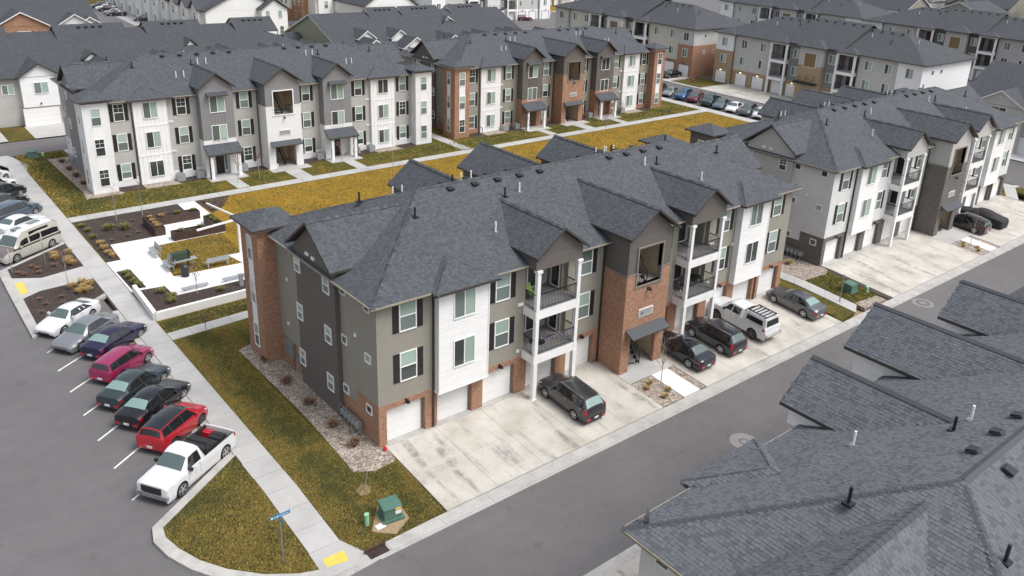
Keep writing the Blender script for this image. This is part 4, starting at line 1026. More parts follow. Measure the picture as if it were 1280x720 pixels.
# ---------------------------------------------------------------- vehicles
M['glass_car']=None
def car_glass():
    m,nt,b=new_mat('car_glass'); b.inputs['Base Color'].default_value=(.012,.014,.016,1); b.inputs['Roughness'].default_value=.05; b.inputs['Specular IOR Level'].default_value=.9; return m
M['glass_car']=car_glass()
def tint(name,c):
    m,nt,b=new_mat(name); b.inputs['Base Color'].default_value=col(c); b.inputs['Roughness'].default_value=.06; b.inputs['Specular IOR Level'].default_value=.9; return m
M['glass_green']=tint('car_windscreen',(.085,.12,.115))
M['glass_mint']=tint('rear_window_mint',(.2,.3,.28))  # even pale mint tint over the whole rear glass
M['alloy']=plain('alloy',(.5,.51,.52),.35,.05,metal=.7)
M['alloy_dark']=plain('dark_alloy',(.12,.12,.125),.4,.05,metal=.6)
M['tail']=paint('tail_lamp',(.42,.012,.02),0,.15)
M['head']=tint('head_lamp',(.55,.57,.58))
M['van_brown']=paint('van_brown',(.2,.17,.15),.4,.3)
M['trim_black']=plain('black_plastic',(.022,.022,.023),.55)
M['chrome']=plain('chrome',(.6,.6,.61),.2,.03,metal=.9)
M['plate']=plain('licence_plate',(.62,.64,.66),.5)
TY={
 'sedan':[(0,.60,.54,.74,0,0),(.022,.70,.61,.90,0,0),(.08,.80,.71,.97,0,0),(.18,.88,.79,1,0,0),(.27,.95,.86,1,0,0),(.42,1.385,.9,1,.60,1),(.5,1.44,.91,1,.62,1),(.62,1.44,.93,1,.62,1),(.72,1.375,.94,1,.60,1),(.865,1.05,.96,.99,0,0),(.95,1.03,.93,.96,0,0),(.985,.96,.84,.88,0,0),(1,.62,.56,.80,0,0)],
 'suv':[(0,.72,.62,.76,0,0),(.02,.85,.72,.90,0,0),(.07,.98,.88,.97,0,0),(.17,1.06,.96,1,0,0),(.245,1.12,1.0,1,0,0),(.37,1.60,1.05,1,.66,1),(.45,1.67,1.06,1,.68,1),(.7,1.67,1.1,1,.68,1),(.88,1.60,1.14,.99,.62,1),(.965,1.18,1.1,.95,.74,1),(.985,.95,.86,.91,0,0),(1,.66,.58,.84,0,0)],
 'hatch':[(0,.64,.56,.76,0,0),(.022,.76,.66,.90,0,0),(.08,.88,.78,.97,0,0),(.16,.96,.86,1,0,0),(.225,1.02,.92,1,0,0),(.38,1.47,.95,1,.62,1),(.48,1.53,.96,1,.64,1),(.72,1.52,1.0,1,.63,1),(.935,1.45,1.03,.98,.62,1),(.98,1.02,.98,.95,.76,1),(.99,.85,.78,.92,0,0),(1,.6,.55,.84,0,0)],
 'van':[(0,.78,.7,.8,0,0),(.02,.95,.85,.92,0,0),(.07,1.08,.98,.97,0,0),(.16,1.16,1.06,1,0,0),(.2,1.2,1.1,1,0,0),(.3,1.98,1.12,1,.74,1),(.38,2.3,1.12,1,.74,1),(.6,2.34,1.14,1,.76,1),(.9,2.3,1.14,1,.76,1),(.975,2.05,1.14,.98,.78,1),(.99,1.1,.95,.96,0,0),(1,.7,.6,.9,0,0)],
 'minivan':[(0,.66,.58,.78,0,0),(.02,.82,.7,.92,0,0),(.08,.96,.86,.97,0,0),(.15,1.04,.94,1,0,0),(.2,1.1,.98,1,0,0),(.36,1.62,1.02,1,.66,1),(.45,1.72,1.02,1,.68,1),(.75,1.72,1.04,1,.68,1),(.93,1.62,1.05,.98,.64,1),(.98,1.12,1.02,.95,.76,1),(.99,.9,.8,.92,0,0),(1,.62,.55,.86,0,0)],
 'coupe':[(0,.58,.52,.74,0,0),(.022,.68,.6,.90,0,0),(.08,.77,.69,.97,0,0),(.18,.86,.77,1,0,0),(.28,.93,.84,1,0,0),(.43,1.35,.9,1,.58,1),(.52,1.4,.92,1,.6,1),(.62,1.38,.94,1,.59,1),(.7,1.31,.95,1,.56,1),(.87,1.05,.96,.98,0,0),(.95,1.04,.93,.95,0,0),(.985,.96,.84,.88,0,0),(1,.62,.56,.80,0,0)],
}
def make_car(name,label,cat,ty,Lc,Wc,Hs,paint_m,loc,heading,group=None,roof_mat=None,rear_glass='glass_green',wheel='alloy',wr=.33,wb=None,pitch=0,z=None,rails=False,cover=False,lifted=0,bed=None,under=None,lower=None,stripe=None,plate=True,glass='glass_car',front_glass='glass_green'):
    T=thing(name,label,cat,loc,heading,group)
    if pitch: T.rotation_euler=(0,pitch,heading)
    hw0=Wc/2; prof=TY[ty] if bed is None else bed
    wb=wb or Lc*.585
    xf=Lc/2-Lc*.19; xr=xf-wb
    ar=wr+.055; zc=wr
    # stations
    st=[[Lc/2-f*Lc,zt*Hs+lifted,zs*Hs+lifted,hwf*hw0,hwt*Wc/2*1.0 if hwt else 0,g] for f,zt,zs,hwf,hwt,g in prof]
    xs=set(s[0] for s in st)
    for xw in (xf,xr):
        for k in range(9):
            xs.add(xw+ar*math.cos(PI*k/8))
    xs=sorted(xs,reverse=True)
    def sec(x):
        for a,b in zip(st,st[1:]):
            if a[0]>=x>=b[0]:
                t=(a[0]-x)/(a[0]-b[0]+1e-9)
                zt,zs,hw=[a[i]+(b[i]-a[i])*t for i in (1,2,3)]
                # roof-edge half width and height
                def r4(s): return (s[4],s[1]-.075) if s[5]==1 else ((s[3]*.86,s[2]-.28) if s[5]==2 else (s[3]*.80,s[1]-.02))
                A=r4(a);B=r4(b); y4=A[0]+(B[0]-A[0])*t; z4=A[1]+(B[1]-A[1])*t
                if a[5]==2 and b[5]==2: z4=zs-.02
                return zt,zs,hw,y4,z4,(a[5]==2 and b[5]==2)
        s=st[-1]; return s[1],s[2],s[3],s[3]*.8,s[1]-.02,False
    sill=.2*Hs+lifted
    def ring(x,c=False):
        zt,zs,hw,y4,z4,inbed=sec(x)
        zb=sill
        end=min(abs(x-Lc/2),abs(x+Lc/2))
        if end<.02: zb=sill+.14
        if not cover:
            for xw in (xf,xr):
                d=abs(x-xw)
                if d<ar-1e-4: zb=max(zb,zc+math.sqrt(ar*ar-d*d))
        if cover: zb=.08
        z1=max(zb+.015,sill+.24); z1=min(z1,zs-.06); z2=max(z1+.01,zs-.15)
        if inbed: zf=zs-.5; p=[(hw*.94,zb),(hw*.99,z1),(hw,z2),(hw*.97,zs),(hw*.88,zs),(hw*.86,zf),(0,zf)]
        else: p=[(hw*.94,zb),(hw*.995,z1),(hw,z2),(hw*.96,zs),(y4,z4),(y4*.62,z4+(zt-z4)*.82),(0,zt)]
        return [(x,y,z) for y,z in p]
    rings=[ring(x) for x in xs]
    b=MB(); nr=7
    for s in (1,-1):
        base=len(b.v)
        for r in rings: b.v+=[(p[0],p[1]*s,p[2]) for p in r]
        for i in range(len(rings)-1):
            for j in range(nr-1):
                q=(base+i*nr+j,base+(i+1)*nr+j,base+(i+1)*nr+j+1,base+i*nr+j+1)
                if s==1: q=q[::-1]
                b.f.append(q)
                mi=0
                if j==0: mi=1 if lower else 0
                zz_=sec((xs[i]+xs[i+1])/2)
                if roof_mat and j>=4 and zz_[0]>(1.42 if ty!='van' else 1.7)*Hs*.93: mi=2
                if zz_[5] and j>=3: mi=3
                if ty=='van' and j>=3 and (xs[i]+xs[i+1])/2>Lc*.3: mi=4
                b.m.append(mi)
        for k,(rr) in ((0,rings[0]),(len(rings)-1,rings[-1])):
            q=[base+k*nr+j for j in range(nr)]+[]
            b.v.append((rr[0][0],0,rr[0][2])); q=q+[len(b.v)-1]
            b.f.append(tuple(q) if (s==1)==(k==0) else tuple(reversed(q))); b.m.append(1 if lower else 0)
    mats=[paint_m,lower or paint_m,roof_mat or paint_m,M['trim_black'],M['van_brown'] if ty=='van' else paint_m]
    me=b.mesh('body',mats)
    bm=bmesh.new(); bm.from_mesh(me); bmesh.ops.remove_doubles(bm,verts=bm.verts,dist=.001); bmesh.ops.recalc_face_normals(bm,faces=bm.faces); bm.to_mesh(me); bm.free()
    me.polygons.foreach_set('use_smooth',[True]*len(me.polygons)); me.set_sharp_from_angle(angle=.62)
    body=inst('body',me,T)
    if cover: return T
    # surface sampling for glass and lamps
    def surf(x,v,s):
        r=ring(x); j=min(int(v),nr-2); t=v-j; a,c=r[j],r[j+1]
        return Vector((x,(a[1]+(c[1]-a[1])*t)*s,a[2]+(c[2]-a[2])*t))
    def skin(nm,x0,x1,v0,v1,s,mat,off=.012,nx=4,nv=2,x0b=None,x1b=None):
        """a panel lying on the body between x0..x1 and rows v0..v1; x0b/x1b are the ends at row v1"""
        m=MB(); x0b=x0 if x0b is None else x0b; x1b=x1 if x1b is None else x1b
        G=[]
        for i in range(nx+1):
            R_=[]
            for j in range(nv+1):
                v=v0+(v1-v0)*j/nv; t=j/nv; xa=x0+(x0b-x0)*t; xb=x1+(x1b-x1)*t
                R_.append(surf(xa+(xb-xa)*i/nx,v,s))
            G.append(R_)
        for i in range(nx):
            for j in range(nv):
                q=[G[i][j],G[i+1][j],G[i+1][j+1],G[i][j+1]]
                n=(q[1]-q[0]).cross(q[3]-q[0]); 
                if n.length<1e-9: n=(q[2]-q[1]).cross(q[0]-q[1]) if (q[2]-q[1]).cross(q[0]-q[1]).length>1e-9 else Vector((0,s,0))
                n.normalize()
                c=sum(q,Vector())/4
                if n.dot(Vector((0 if abs(c.y)<.3 else c.y, 0,0)).__class__((0,c.y,max(.2,c.z-.6))))<0: n=-n
                q=[p+n*off for p in q]
                m.poly(q)
        return m.build(nm,mat,T,smooth=True)
    cab=[s for s in st if s[5]==1]; i0=st.index(cab[0]); i1=st.index(cab[-1])
    cowl=st[i0-1][0]; wtop=cab[0][0]; rtop=cab[-1][0]; rbase=st[i1+1][0]
    if ty in ('suv','hatch','van','minivan') and bed is None:
        rtop=cab[-2][0]; rbase=cab[-1][0]
    # windscreen and rear window follow the rows 4..6 on both sides
    def band(nm,xa,xb,mat,off=.012):
        m=MB(); n=5
        for s in (1,-1):
            for i in range(n):
                for v0,v1 in ((4.05,5),(5,6)):
                    q=[surf(xa+(xb-xa)*i/n,v0,s),surf(xa+(xb-xa)*(i+1)/n,v0,s),surf(xa+(xb-xa)*(i+1)/n,v1,s),surf(xa+(xb-xa)*i/n,v1,s)]
                    nn=(q[1]-q[0]).cross(q[3]-q[0]).normalized()
                    if nn.z<0: nn=-nn
                    q=[p+nn*off for p in q]; m.poly(q if s*1==1 else q[::-1])
        return m.build(nm,mat,T)
    band('windscreen',cowl-.04,wtop+.03,M[front_glass])
    if not (bed and False): band('rear_window',rtop-.03,rbase+ (.1 if ty in('sedan','coupe') else .03),M[rear_glass])
    w0=cowl-.28; w1=rbase+.3 if ty in ('sedan','coupe') else rbase+.12
    for s in (1,-1):
        if bed is not None: segs=[(w0,(w0+w1)/2+.03,.35,0),((w0+w1)/2-.03,w1+.0,0,0)] if bed is BED_EXT else [(w0,w1,.35,0)]
        elif ty in ('sedan','coupe'): segs=[(w0,(w0+w1)/2+.05,.42,0),((w0+w1)/2-.04,w1,0,-.42)] 
        elif ty=='van': segs=[(w0-.05,w0-1.0,.3,0),(w0-1.15,w0-2.2,0,0),(w0-2.3,w1,0,0)]
        else: segs=[(w0,w0-(w0-w1)*.38,.4,0),(w0-(w0-w1)*.41,w0-(w0-w1)*.74,0,0),(w0-(w0-w1)*.77,w1,0,-.18)]
        if ty!='van' and bed is None:
            skin('window_trim',w0+.05,w1-.02,3.03,3.93,s,M['trim_black'],off=.006,nx=10,x0b=w0-.42,x1b=(w1+.42 if ty in ('sedan','coupe') else w1+.15))
        for a,c,da,dc in segs:
            hi=3.86 if ty!='van' else 3.5
            skin('side_window',a,c,3.08,hi,s,M[glass],x0b=a-da,x1b=c-dc if dc else c)
        # door seams and handles, mirror
        xa=(w0+w1)/2
        for xx in ((w0-.02,xa,w1+.15) if ty!='van' else (w0,w0-1.1)):
            skin('door_seam',xx,xx-.014,.25,2.95,s,M['trim_black'],off=.003,nx=1,nv=3)
        for xx in (xa+.22,w1+.32): skin('door_handle',xx,xx-.14,2.45,2.62,s,M['chrome'] if ty!='hatch' else paint_m,off=.03,nx=1,nv=1)
        p=surf(w0-.12,3.0,s); mm=MB(); mm.box(p.x-.06,p.x+.07,p.y+s*.04,p.y+s*.22,p.z+.0,p.z+.16); mm.bar((p.x,p.y,p.z+.03),(p.x,p.y+s*.08,p.z+.05),.06,.04)
        mm.build('mirror',M['trim_black'] if bed is not None else paint_m,T)
        fx=Lc/2
        skin('headlight',fx-.05,fx-.42,2.3 if ty!='van' else 1.6,3.0,s,M['head'],off=.01,nx=3,nv=1,x1b=fx-.5)
        r=-Lc/2
        if ty in ('suv','minivan'): skin('taillight',r+.06,r+.3,1.8,3.5,s,M['tail'],off=.012,nx=2,nv=3,x1b=r+.26)
        else: skin('taillight',r+.03,r+.3,1.9,2.95,s,M['tail'],off=.012,nx=2,nv=1)
        rr=ring(r+.0)[2]; tb=MB(); tb.box(r-.02,r+.05,s*rr[1]*.62,s*rr[1]*.98,rr[2]-.05,rr[2]+.1); tb.build('taillight',M['tail'],T)
    rf=ring(-Lc/2)
    if plate:
        MB().box(-Lc/2-.03,-Lc/2+.02,-.16,.16,rf[2][2]-.02,rf[2][2]+.1).build('licence_plate',M['plate'],T)
    ff=ring(Lc/2)
    MB().box(Lc/2-.03,Lc/2+.015,-hw0*.5,hw0*.5,ff[0][2]+.0,ff[2][2]-.02).build('grille',M['trim_black'],T)
    MB().box(-Lc/2+.12,Lc/2-.12,-hw0*.8,hw0*.8,sill-.02,sill+.32).build('underbody',M['rubber'],T)
    # wheels
    k=('wheel',wr,wheel)
    if k not in _wc:
        t=MB(); t.tube((0,-.12,0),(0,.12,0),wr,n=24); _wc[k]=t.mesh('wheel',[M['rubber']],True,.6)
        r_=MB(); rr_=wr*.68
        for i in range(5):
            a=2*PI*i/5; r_.hexa([(rr_*.15*math.cos(a+1.57),.125,rr_*.15*math.sin(a+1.57)),(rr_*.15*math.cos(a-1.57),.125,rr_*.15*math.sin(a-1.57)),(rr_*math.cos(a-.2),.122,rr_*math.sin(a-.2)),(rr_*math.cos(a+.2),.122,rr_*math.sin(a+.2))],[(rr_*.15*math.cos(a+1.57),.14,rr_*.15*math.sin(a+1.57)),(rr_*.15*math.cos(a-1.57),.14,rr_*.15*math.sin(a-1.57)),(rr_*math.cos(a-.2),.13,rr_*math.sin(a-.2)),(rr_*math.cos(a+.2),.13,rr_*math.sin(a+.2))])
        r_.tube((0,.118,0),(0,.145,0),wr*.16,n=10)
        n=20
        for i in range(n):
            a=2*PI*i/n;c=2*PI*(i+1)/n
            r_.hexa([(rr_*math.cos(a),.12,rr_*math.sin(a)),(rr_*math.cos(c),.12,rr_*math.sin(c)),(rr_*1.1*math.cos(c),.12,rr_*1.1*math.sin(c)),(rr_*1.1*math.cos(a),.12,rr_*1.1*math.sin(a))],[(rr_*math.cos(a),.135,rr_*math.sin(a)),(rr_*math.cos(c),.135,rr_*math.sin(c)),(rr_*1.1*math.cos(c),.13,rr_*1.1*math.sin(c)),(rr_*1.1*math.cos(a),.13,rr_*1.1*math.sin(a))])
        _wc[('rim',wr,wheel)]=r_.mesh('rim',[M[wheel]])
    for xw in (xf,xr):
        for s in (1,-1):
            o=inst('wheel',_wc[k],T,(xw,s*(hw0-.13),wr)); 
            if s<0: o.rotation_euler=(0,0,PI)
            inst('rim',_wc[('rim',wr,wheel)],o)
    if rails:
        for s in (1,-1):
            a=surf(wtop-.15,4.1,s);c=surf(rtop+.1,4.1,s); MB().bar(a+Vector((0,0,.05)),c+Vector((0,0,.05)),.035,.04).build('roof_rail',M['chrome'],T)
    T['_geo']=0; del T['_geo']
    return T
BED_REG=[(0,.92,.82,.86,0,0),(.008,1.06,.95,.94,0,0),(.03,1.13,1.03,.98,0,0),(.15,1.17,1.08,1,0,0),(.23,1.22,1.11,1,0,0),(.34,1.78,1.14,1,.68,1),(.40,1.86,1.14,1,.69,1),(.50,1.84,1.14,1,.68,1),(.53,1.16,1.14,1,0,0),(.54,1.16,1.16,1,0,2),(.96,1.16,1.16,1,0,2),(.965,1.17,1.15,1,0,0),(.985,1.16,1.12,.98,0,0),(1,.7,.62,.94,0,0)]
BED_EXT=[(0,.84,.74,.82,0,0),(.012,.97,.87,.93,0,0),(.05,1.06,.97,.97,0,0),(.16,1.13,1.04,1,0,0),(.235,1.18,1.08,1,0,0),(.34,1.68,1.1,1,.64,1),(.41,1.75,1.1,1,.66,1),(.585,1.73,1.1,1,.65,1),(.605,1.12,1.1,1,0,0),(.61,1.12,1.12,1,0,2),(.955,1.12,1.12,1,0,2),(.965,1.12,1.1,1,0,0),(.985,1.1,1.05,.98,0,0),(1,.68,.6,.94,0,0)]
PM={k:paint('paint_'+k,c,m,r) for k,(c,m,r) in dict(white=((.66,.67,.68),0,.3),silver=((.3,.31,.33),.6,.32),purple=((.026,.022,.07),.5,.25),pink=((.36,.03,.12),.4,.3),teal=((.045,.065,.075),.5,.28),black=((.012,.013,.017),.3,.25),red=((.5,.018,.035),.2,.3),grey=((.06,.06,.065),.5,.3),navy=((.028,.03,.042),.5,.28),navyblack=((.012,.014,.024),.4,.22),blue=((.045,.12,.26),.4,.3),dred=((.12,.02,.035),.4,.3),dgreen=((.018,.05,.045),.3,.3),bluegrey=((.1,.14,.18),.5,.3),cream=((.43,.42,.37),0,.35),greymet=((.12,.125,.14),.6,.3)).items()}
H36=math.radians(36)
pz=-.13
def nose(rx,ry,Lc): return (rx+Lc/2*math.cos(H36)*1.0,ry+Lc/2*math.sin(H36),pz)
make_car('parked_car','white coupe parked nose out beside the planting bed, top of the near row','car','coupe',4.5,1.78,1,PM['white'],(-9.75,25.35,pz),H36+PI)
make_car('parked_car','silver grey sedan with darker sides parked nose out beside the white coupe','car','sedan',4.55,1.78,1,PM['silver'],(-9.35,22.35,pz),H36+PI)
make_car('parked_car','dark purple sedan parked nose in between the silver sedan and the pink hatchback','car','sedan',4.55,1.78,1,PM['purple'],nose(-9.95,19.05,4.55),H36,rear_glass='glass_mint')
make_car('parked_car','magenta pink hatchback parked nose in','car','hatch',4.05,1.7,1,PM['pink'],nose(-10.2,15.65,4.0),H36,rear_glass='glass_car')
make_car('parked_car','slate teal sedan with pale rear window below the pink hatchback','car','sedan',4.7,1.8,1,PM['teal'],nose(-10.65,12.35,4.7),H36,rear_glass='glass_mint')
make_car('parked_car','black sedan parked between the slate sedan and the red car','car','sedan',4.75,1.82,1,PM['black'],nose(-10.35,9.75,4.75),H36,rear_glass='glass_mint')
make_car('parked_car','bright red boxy hatchback with black roof panel','car','hatch',4.1,1.8,1.06,PM['red'],nose(-10.0,6.8,4.1),H36,roof_mat=PM['black'],rear_glass='glass_car',wheel='alloy_dark')
tr=make_car('pickup_truck','white pickup truck with open loaded bed beside the grass island','truck','sedan',5.4,1.95,1,PM['white'],(-8.84,4.1,pz),math.radians(32)+PI,bed=BED_REG,wr=.38,wb=3.35,lower=None)
# load in the bed
def lbox(label,nm,cat,x0,x1,y0,y1,z0,z1,mat):
    t=math.radians(32)+PI; c,s=math.cos(t),math.sin(t)
    b=MB(); b.hexa([(x0,y0,z0),(x1,y0,z0),(x1,y1,z0),(x0,y1,z0)],[(x0+.04,y0+.04,z1),(x1-.04,y0+.04,z1),(x1-.04,y1-.04,z1),(x0+.04,y1-.04,z1)])
    b.box((x0+x1)/2-.03,(x0+x1)/2+.03,y0+.03,y1-.03,z1,z1+.03)
    o=b.build(nm,mat,None,(-8.84,4.1,pz),t); tag(o,label,cat); return o
lbox('long black tool box across the bed behind the pickup cab','tool_box','box',-1.35,-.35,-.85,.85,.72,1.3,M['trim_black'])
lbox('black plastic case near the tailgate of the white pickup','storage_case','case',-2.35,-1.75,-.2,.6,.68,1.05,M['trim_black'])
lbox('red plastic container in the bed of the white pickup','red_container','container',-2.45,-2.0,.15-1.0,-.3,.68,1.0,PM['red'])
lbox('crumpled white sack in the bed of the white pickup','white_sack','sack',-1.7,-1.4,-.5,.4,.68,.95,M['white_board'])
MB().bar((-.42,-.8,1.16),(-.42,-.8,1.75),.06,.06).bar((-.42,.8,1.16),(-.42,.8,1.75),.06,.06).bar((-.42,-.8,1.75),(-.42,.8,1.75),.06,.06).build('headache_rack',M['trim_black'],tr)
MB().box(2.61,2.77,-.93,.93,.4,.62).build('bumper',M['grey_metal'],tr)
MB().box(2.57,2.72,-.6,.6,.66,1.0).box(2.65,2.735,-.12,.12,.8,.9).build('grille',M['trim_black'],tr)
for s in (1,-1): MB().hexa([(2.4,s*.64,.7),(2.69,s*.62,.7),(2.56,s*.9,.7),(2.3,s*.94,.7)],[(2.4,s*.64,.96),(2.67,s*.62,.96),(2.54,s*.89,.96),(2.28,s*.935,.96)]).build('headlight',M['glass_car'],tr)
# camper van
va=make_car('camper_van','cream and brown camper van with raised white roof at the end of the parking row','van','van',5.7,2.0,1,PM['cream'],(-9.5,40.75,pz),math.radians(33.5)+PI,roof_mat=PM['white'],wr=.36,wb=3.5)
MB().box(-1.6,-.6,-.25,.25,2.33,2.38).build('skylight',M['g_screen'],va); MB().box(.2,.9,-.22,.22,2.3,2.36).build('skylight',M['g_screen'],va)
for s in (1,-1): MB().box(-1.7,.2,s*.80-.03,s*.80+.03,1.78,2.05).build('roof_window',M['glass_car'],va); MB().box(-2.75,2.0,s*1.0-.012,s*1.0+.012,1.02,1.14).build('side_stripe',M['rust'],va)
g='cars in the upper part of the left parking row'
H34=math.radians(34)
make_car('parked_car','white sedan parked nose in right beside the camper van','car','sedan',4.6,1.8,1,PM['white'],(-8.95,43.7,pz),H34)
make_car('parked_car','white sedan parked between another white sedan and the blue-grey minivan','car','sedan',4.6,1.8,1,PM['white'],(-8.8,46.7,pz),H34)
make_car('parked_car','blue-grey minivan in the left parking row','car','minivan',5.0,1.95,1,PM['bluegrey'],(-8.75,50.05,pz),H34)
make_car('parked_car','black hatchback next to the blue-grey minivan','car','hatch',4.3,1.8,1,PM['black'],(-8.9,53.3,pz),H34)
make_car('parked_car','black SUV between the black hatchback and a white car','car','suv',4.7,1.9,1,PM['black'],(-8.7,56.5,pz),H34)
make_car('parked_car','white sedan next to the black SUV in the left row','car','sedan',4.6,1.8,1,PM['white'],(-8.75,59.55,pz),H34)
make_car('parked_car','white hatchback at the far end of the left parking row','car','hatch',4.2,1.8,1,PM['white'],(-8.75,62.75,pz),H34)
# driveway cars (driveway falls 4 degrees to the street)
PT=-math.atan(.4/5.7)
def dz(y): return S_(y)+.03
make_car('parked_car','dark grey SUV parked alone on the near driveway','car','suv',4.55,1.82,1,PM['grey'],(11.65,-2.75,dz(-2.75)),PI/2,pitch=PT,rear_glass='glass_mint',rails=True,lower=M['trim_black'])
make_car('parked_car','black sedan on the driveway right beside the stair tower','car','sedan',4.6,1.8,1,PM['navyblack'],(22.05,-2.7,dz(-2.7)),PI/2,pitch=PT)
make_car('parked_car','dark blue-grey SUV between the black sedan and the white truck','car','suv',4.48,1.85,.97,PM['navy'],(25.5,-2.7,dz(-2.7)),PI/2,pitch=PT,rails=True,wheel='alloy')
ta=make_car('pickup_truck','white lifted pickup with camper shell and black roof rack','truck','sedan',5.4,1.9,1,PM['white'],(29.1,-2.3,dz(-2.3)),PI/2,bed=BED_EXT,wr=.42,wb=3.25,lifted=.16,pitch=PT,wheel='alloy_dark',rear_glass='glass_car')
sh=MB(); sh.hexa([(-2.55,-.9,1.26),(-.62,-.9,1.26),(-.62,.9,1.26),(-2.55,.9,1.26)],[(-2.42,-.72,1.9),(-.66,-.72,1.9),(-.66,.72,1.9),(-2.42,.72,1.9)])
cs=sh.build('camper_shell',PM['white'],ta)
for s in (1,-1): MB().hexa([(-2.3,s*.885,1.4),(-.85,s*.885,1.4),(-.85,s*.80,1.74),(-2.2,s*.80,1.74)],[(-2.3,s*.9,1.4),(-.85,s*.9,1.4),(-.85,s*.815,1.74),(-2.2,s*.815,1.74)]).build('shell_window',M['glass_car'],ta)
MB().hexa([(-2.545,-.7,1.38),(-2.545,.7,1.38),(-2.46,.62,1.8),(-2.46,-.62,1.8)],[(-2.575,-.7,1.38),(-2.575,.7,1.38),(-2.49,.62,1.8),(-2.49,-.62,1.8)]).build('shell_window',M['glass_car'],ta)
rk=MB()
for y in (-.62,.62): rk.bar((-2.35,y,2.0),(-.75,y,2.0),.06,.07)
for i in range(6): rk.bar((-2.3+.3*i,-.62,2.01),(-2.3+.3*i,.62,2.01),.08,.04)
for x in (-2.2,-.9):
    for y in (-.6,.6): rk.bar((x,y,1.9),(x,y,2.0),.05,.05)
rk.build('roof_rack',M['trim_black'],ta)
MB().box(-2.86,-2.7,-.85,.85,.66,.82).build('bumper',M['chrome'],ta)
make_car('parked_car','dark grey sedan alone at the far right of the driveway','car','sedan',4.7,1.82,1,PM['greymet'],(35.35,-2.75,dz(-2.75)),PI/2,pitch=PT,rear_glass='glass_mint')
make_car('parked_car','black crossover beside the dark brick stair tower','car','hatch',4.3,1.8,1.02,PM['black'],(66.4,-1.95,dz(-1.95)),PI/2,pitch=PT,rear_glass='glass_green')
make_car('parked_car','car hidden under a black fabric cover','car','coupe',4.9,1.95,.98,plain('car_cover',(.018,.018,.02),.75,.3,2),(70.0,-1.85,dz(-1.85)),PI/2,pitch=PT,cover=True)
# side street row
hk=math.radians(199); gk='cars angle-parked along the side street'
for lab,ty,pm,y in (('silver sedan at the north end of the side street row','sedan','silver',58.6),('blue SUV in the side street row','suv','blue',55.7),('dark red hatchback between the blue SUV and the green pickup','hatch','dred',53.2),('blue-grey sedan behind the green pickup on the side street','sedan','bluegrey',47.8),('white sedan in the side street row','sedan','white',45.2),('blue-grey SUV in the side street row','suv','greymet',42.6),('white hatchback at the roof end of the side street row','hatch','white',40.1),('black car at the far north end of the side street row','hatch','black',61.5)):
    make_car('parked_car',lab,'car',ty,4.6 if ty!='hatch' else 4.1,1.8,1,PM[pm],(89.9,y+.4,-.13),hk,gk)
make_car('pickup_truck','dark green pickup truck in the side street row','truck','sedan',5.4,1.95,1,PM['dgreen'],(90.2,50.7,-.13),hk,gk,bed=BED_EXT,wr=.38,wb=3.4)
make_car('parked_car','black sedan on the driveway of the red brick corner','car','sedan',4.6,1.82,1,PM['black'],(102.4,70.2,-.0),PI)
# ---------------------------------------------------------------- street furniture and small things
def green_box(label,x,y,z,s=1.0,rz=0,sticker=True):
    t=thing('transformer_box',label,'utility box',(x,y,z),rz)
    b=MB(); b.hexa([(-.55*s,-.5*s,.1),(.55*s,-.5*s,.1),(.55*s,.5*s,.1),(-.55*s,.5*s,.1)],[(-.55*s,-.44*s,.85*s),(.55*s,-.44*s,.85*s),(.55*s,.5*s,.95*s),(-.55*s,.5*s,.95*s)]); b.build('cabinet',M['green_metal'],t)
    MB().slab([(-.6*s,-.5*s,.88*s),(.6*s,-.5*s,.88*s),(.6*s,.54*s,1.0*s),(-.6*s,.54*s,1.0*s)],.06).build('lid',[M['green_metal'],M['green_metal']],t)
    MB().box(-.68*s,.68*s,-.62*s,.62*s,-.1,.1).build('pad',M['green_metal'],t)
    if sticker:
        MB().box(.1,.4,-.53*s,-.5*s,.35,.55).build('sticker',M['white_board'],t); MB().box(.1,.4,-.53*s,-.49*s,.6,.7).build('sticker',M['yellow'],t)
    return t
patch('bare_soil',[(-3.5,-5.3),(-2.4,-3.9),(-1.4,-4.3),(-1.5,-5.5),(-2.6,-6.1)],M['dirt'],.014)
patch('bare_soil',[(-2.75,-2.3),(-2.2,-2.05),(-1.95,-2.45),(-2.2,-2.9),(-2.7,-2.8)],M['dirt'],.016)
green_box('green transformer cabinet with warning stickers on the corner lawn',-2.2,-4.85,S_(-4.85),.82,math.radians(-8))
green_box('green transformer cabinet on the grass by the alley between the street buildings',42.1,-3.5,S_(-3.5),.8,0,False)
green_box('small dark green cabinet on the lawn by the north street',-3.4,70.0,0,.8,0,False)
o=MB().tube((-3.45,-4.75,-.4),(-3.45,-4.75,.28),.12,n=14).tube((-3.45,-4.75,.28),(-3.45,-4.75,.33),.13,n=14).build('utility_pedestal',M['green_light'],None,(0,0,0)); tag(o,'light green plastic utility pedestal on the corner lawn','utility post')
o=MB().box(-3.2,-2.75,-5.4,-5.05,-.36,-.31).build('meter_box',M['conc_white'],None); tag(o,'pale square utility lid in the grass beside the green pedestal','meter box')
o=MB().tube((-3.85,-4.75,-.36),(-3.85,-4.75,-.31),.2,n=12).build('valve_cover',M['green_metal'],None); tag(o,'round dark green valve cover in the corner lawn','valve cover')
o=MB().tube((43.2,-4.4,-.4),(43.2,-4.4,.25),.14,n=12).build('utility_pedestal',M['green_light'],None); tag(o,'light green pedestal beside the cabinet at the alley','utility post')
o=MB().tube((.12,-.35,0),(.12,-.35,.18),.13,.1,n=12).build('red_pot',PM['red'],None); tag(o,'small red pot at the corner of the brick garage','pot')
for x,y in ((-2.4,69.6),(-2.0,70.2)):
    pass
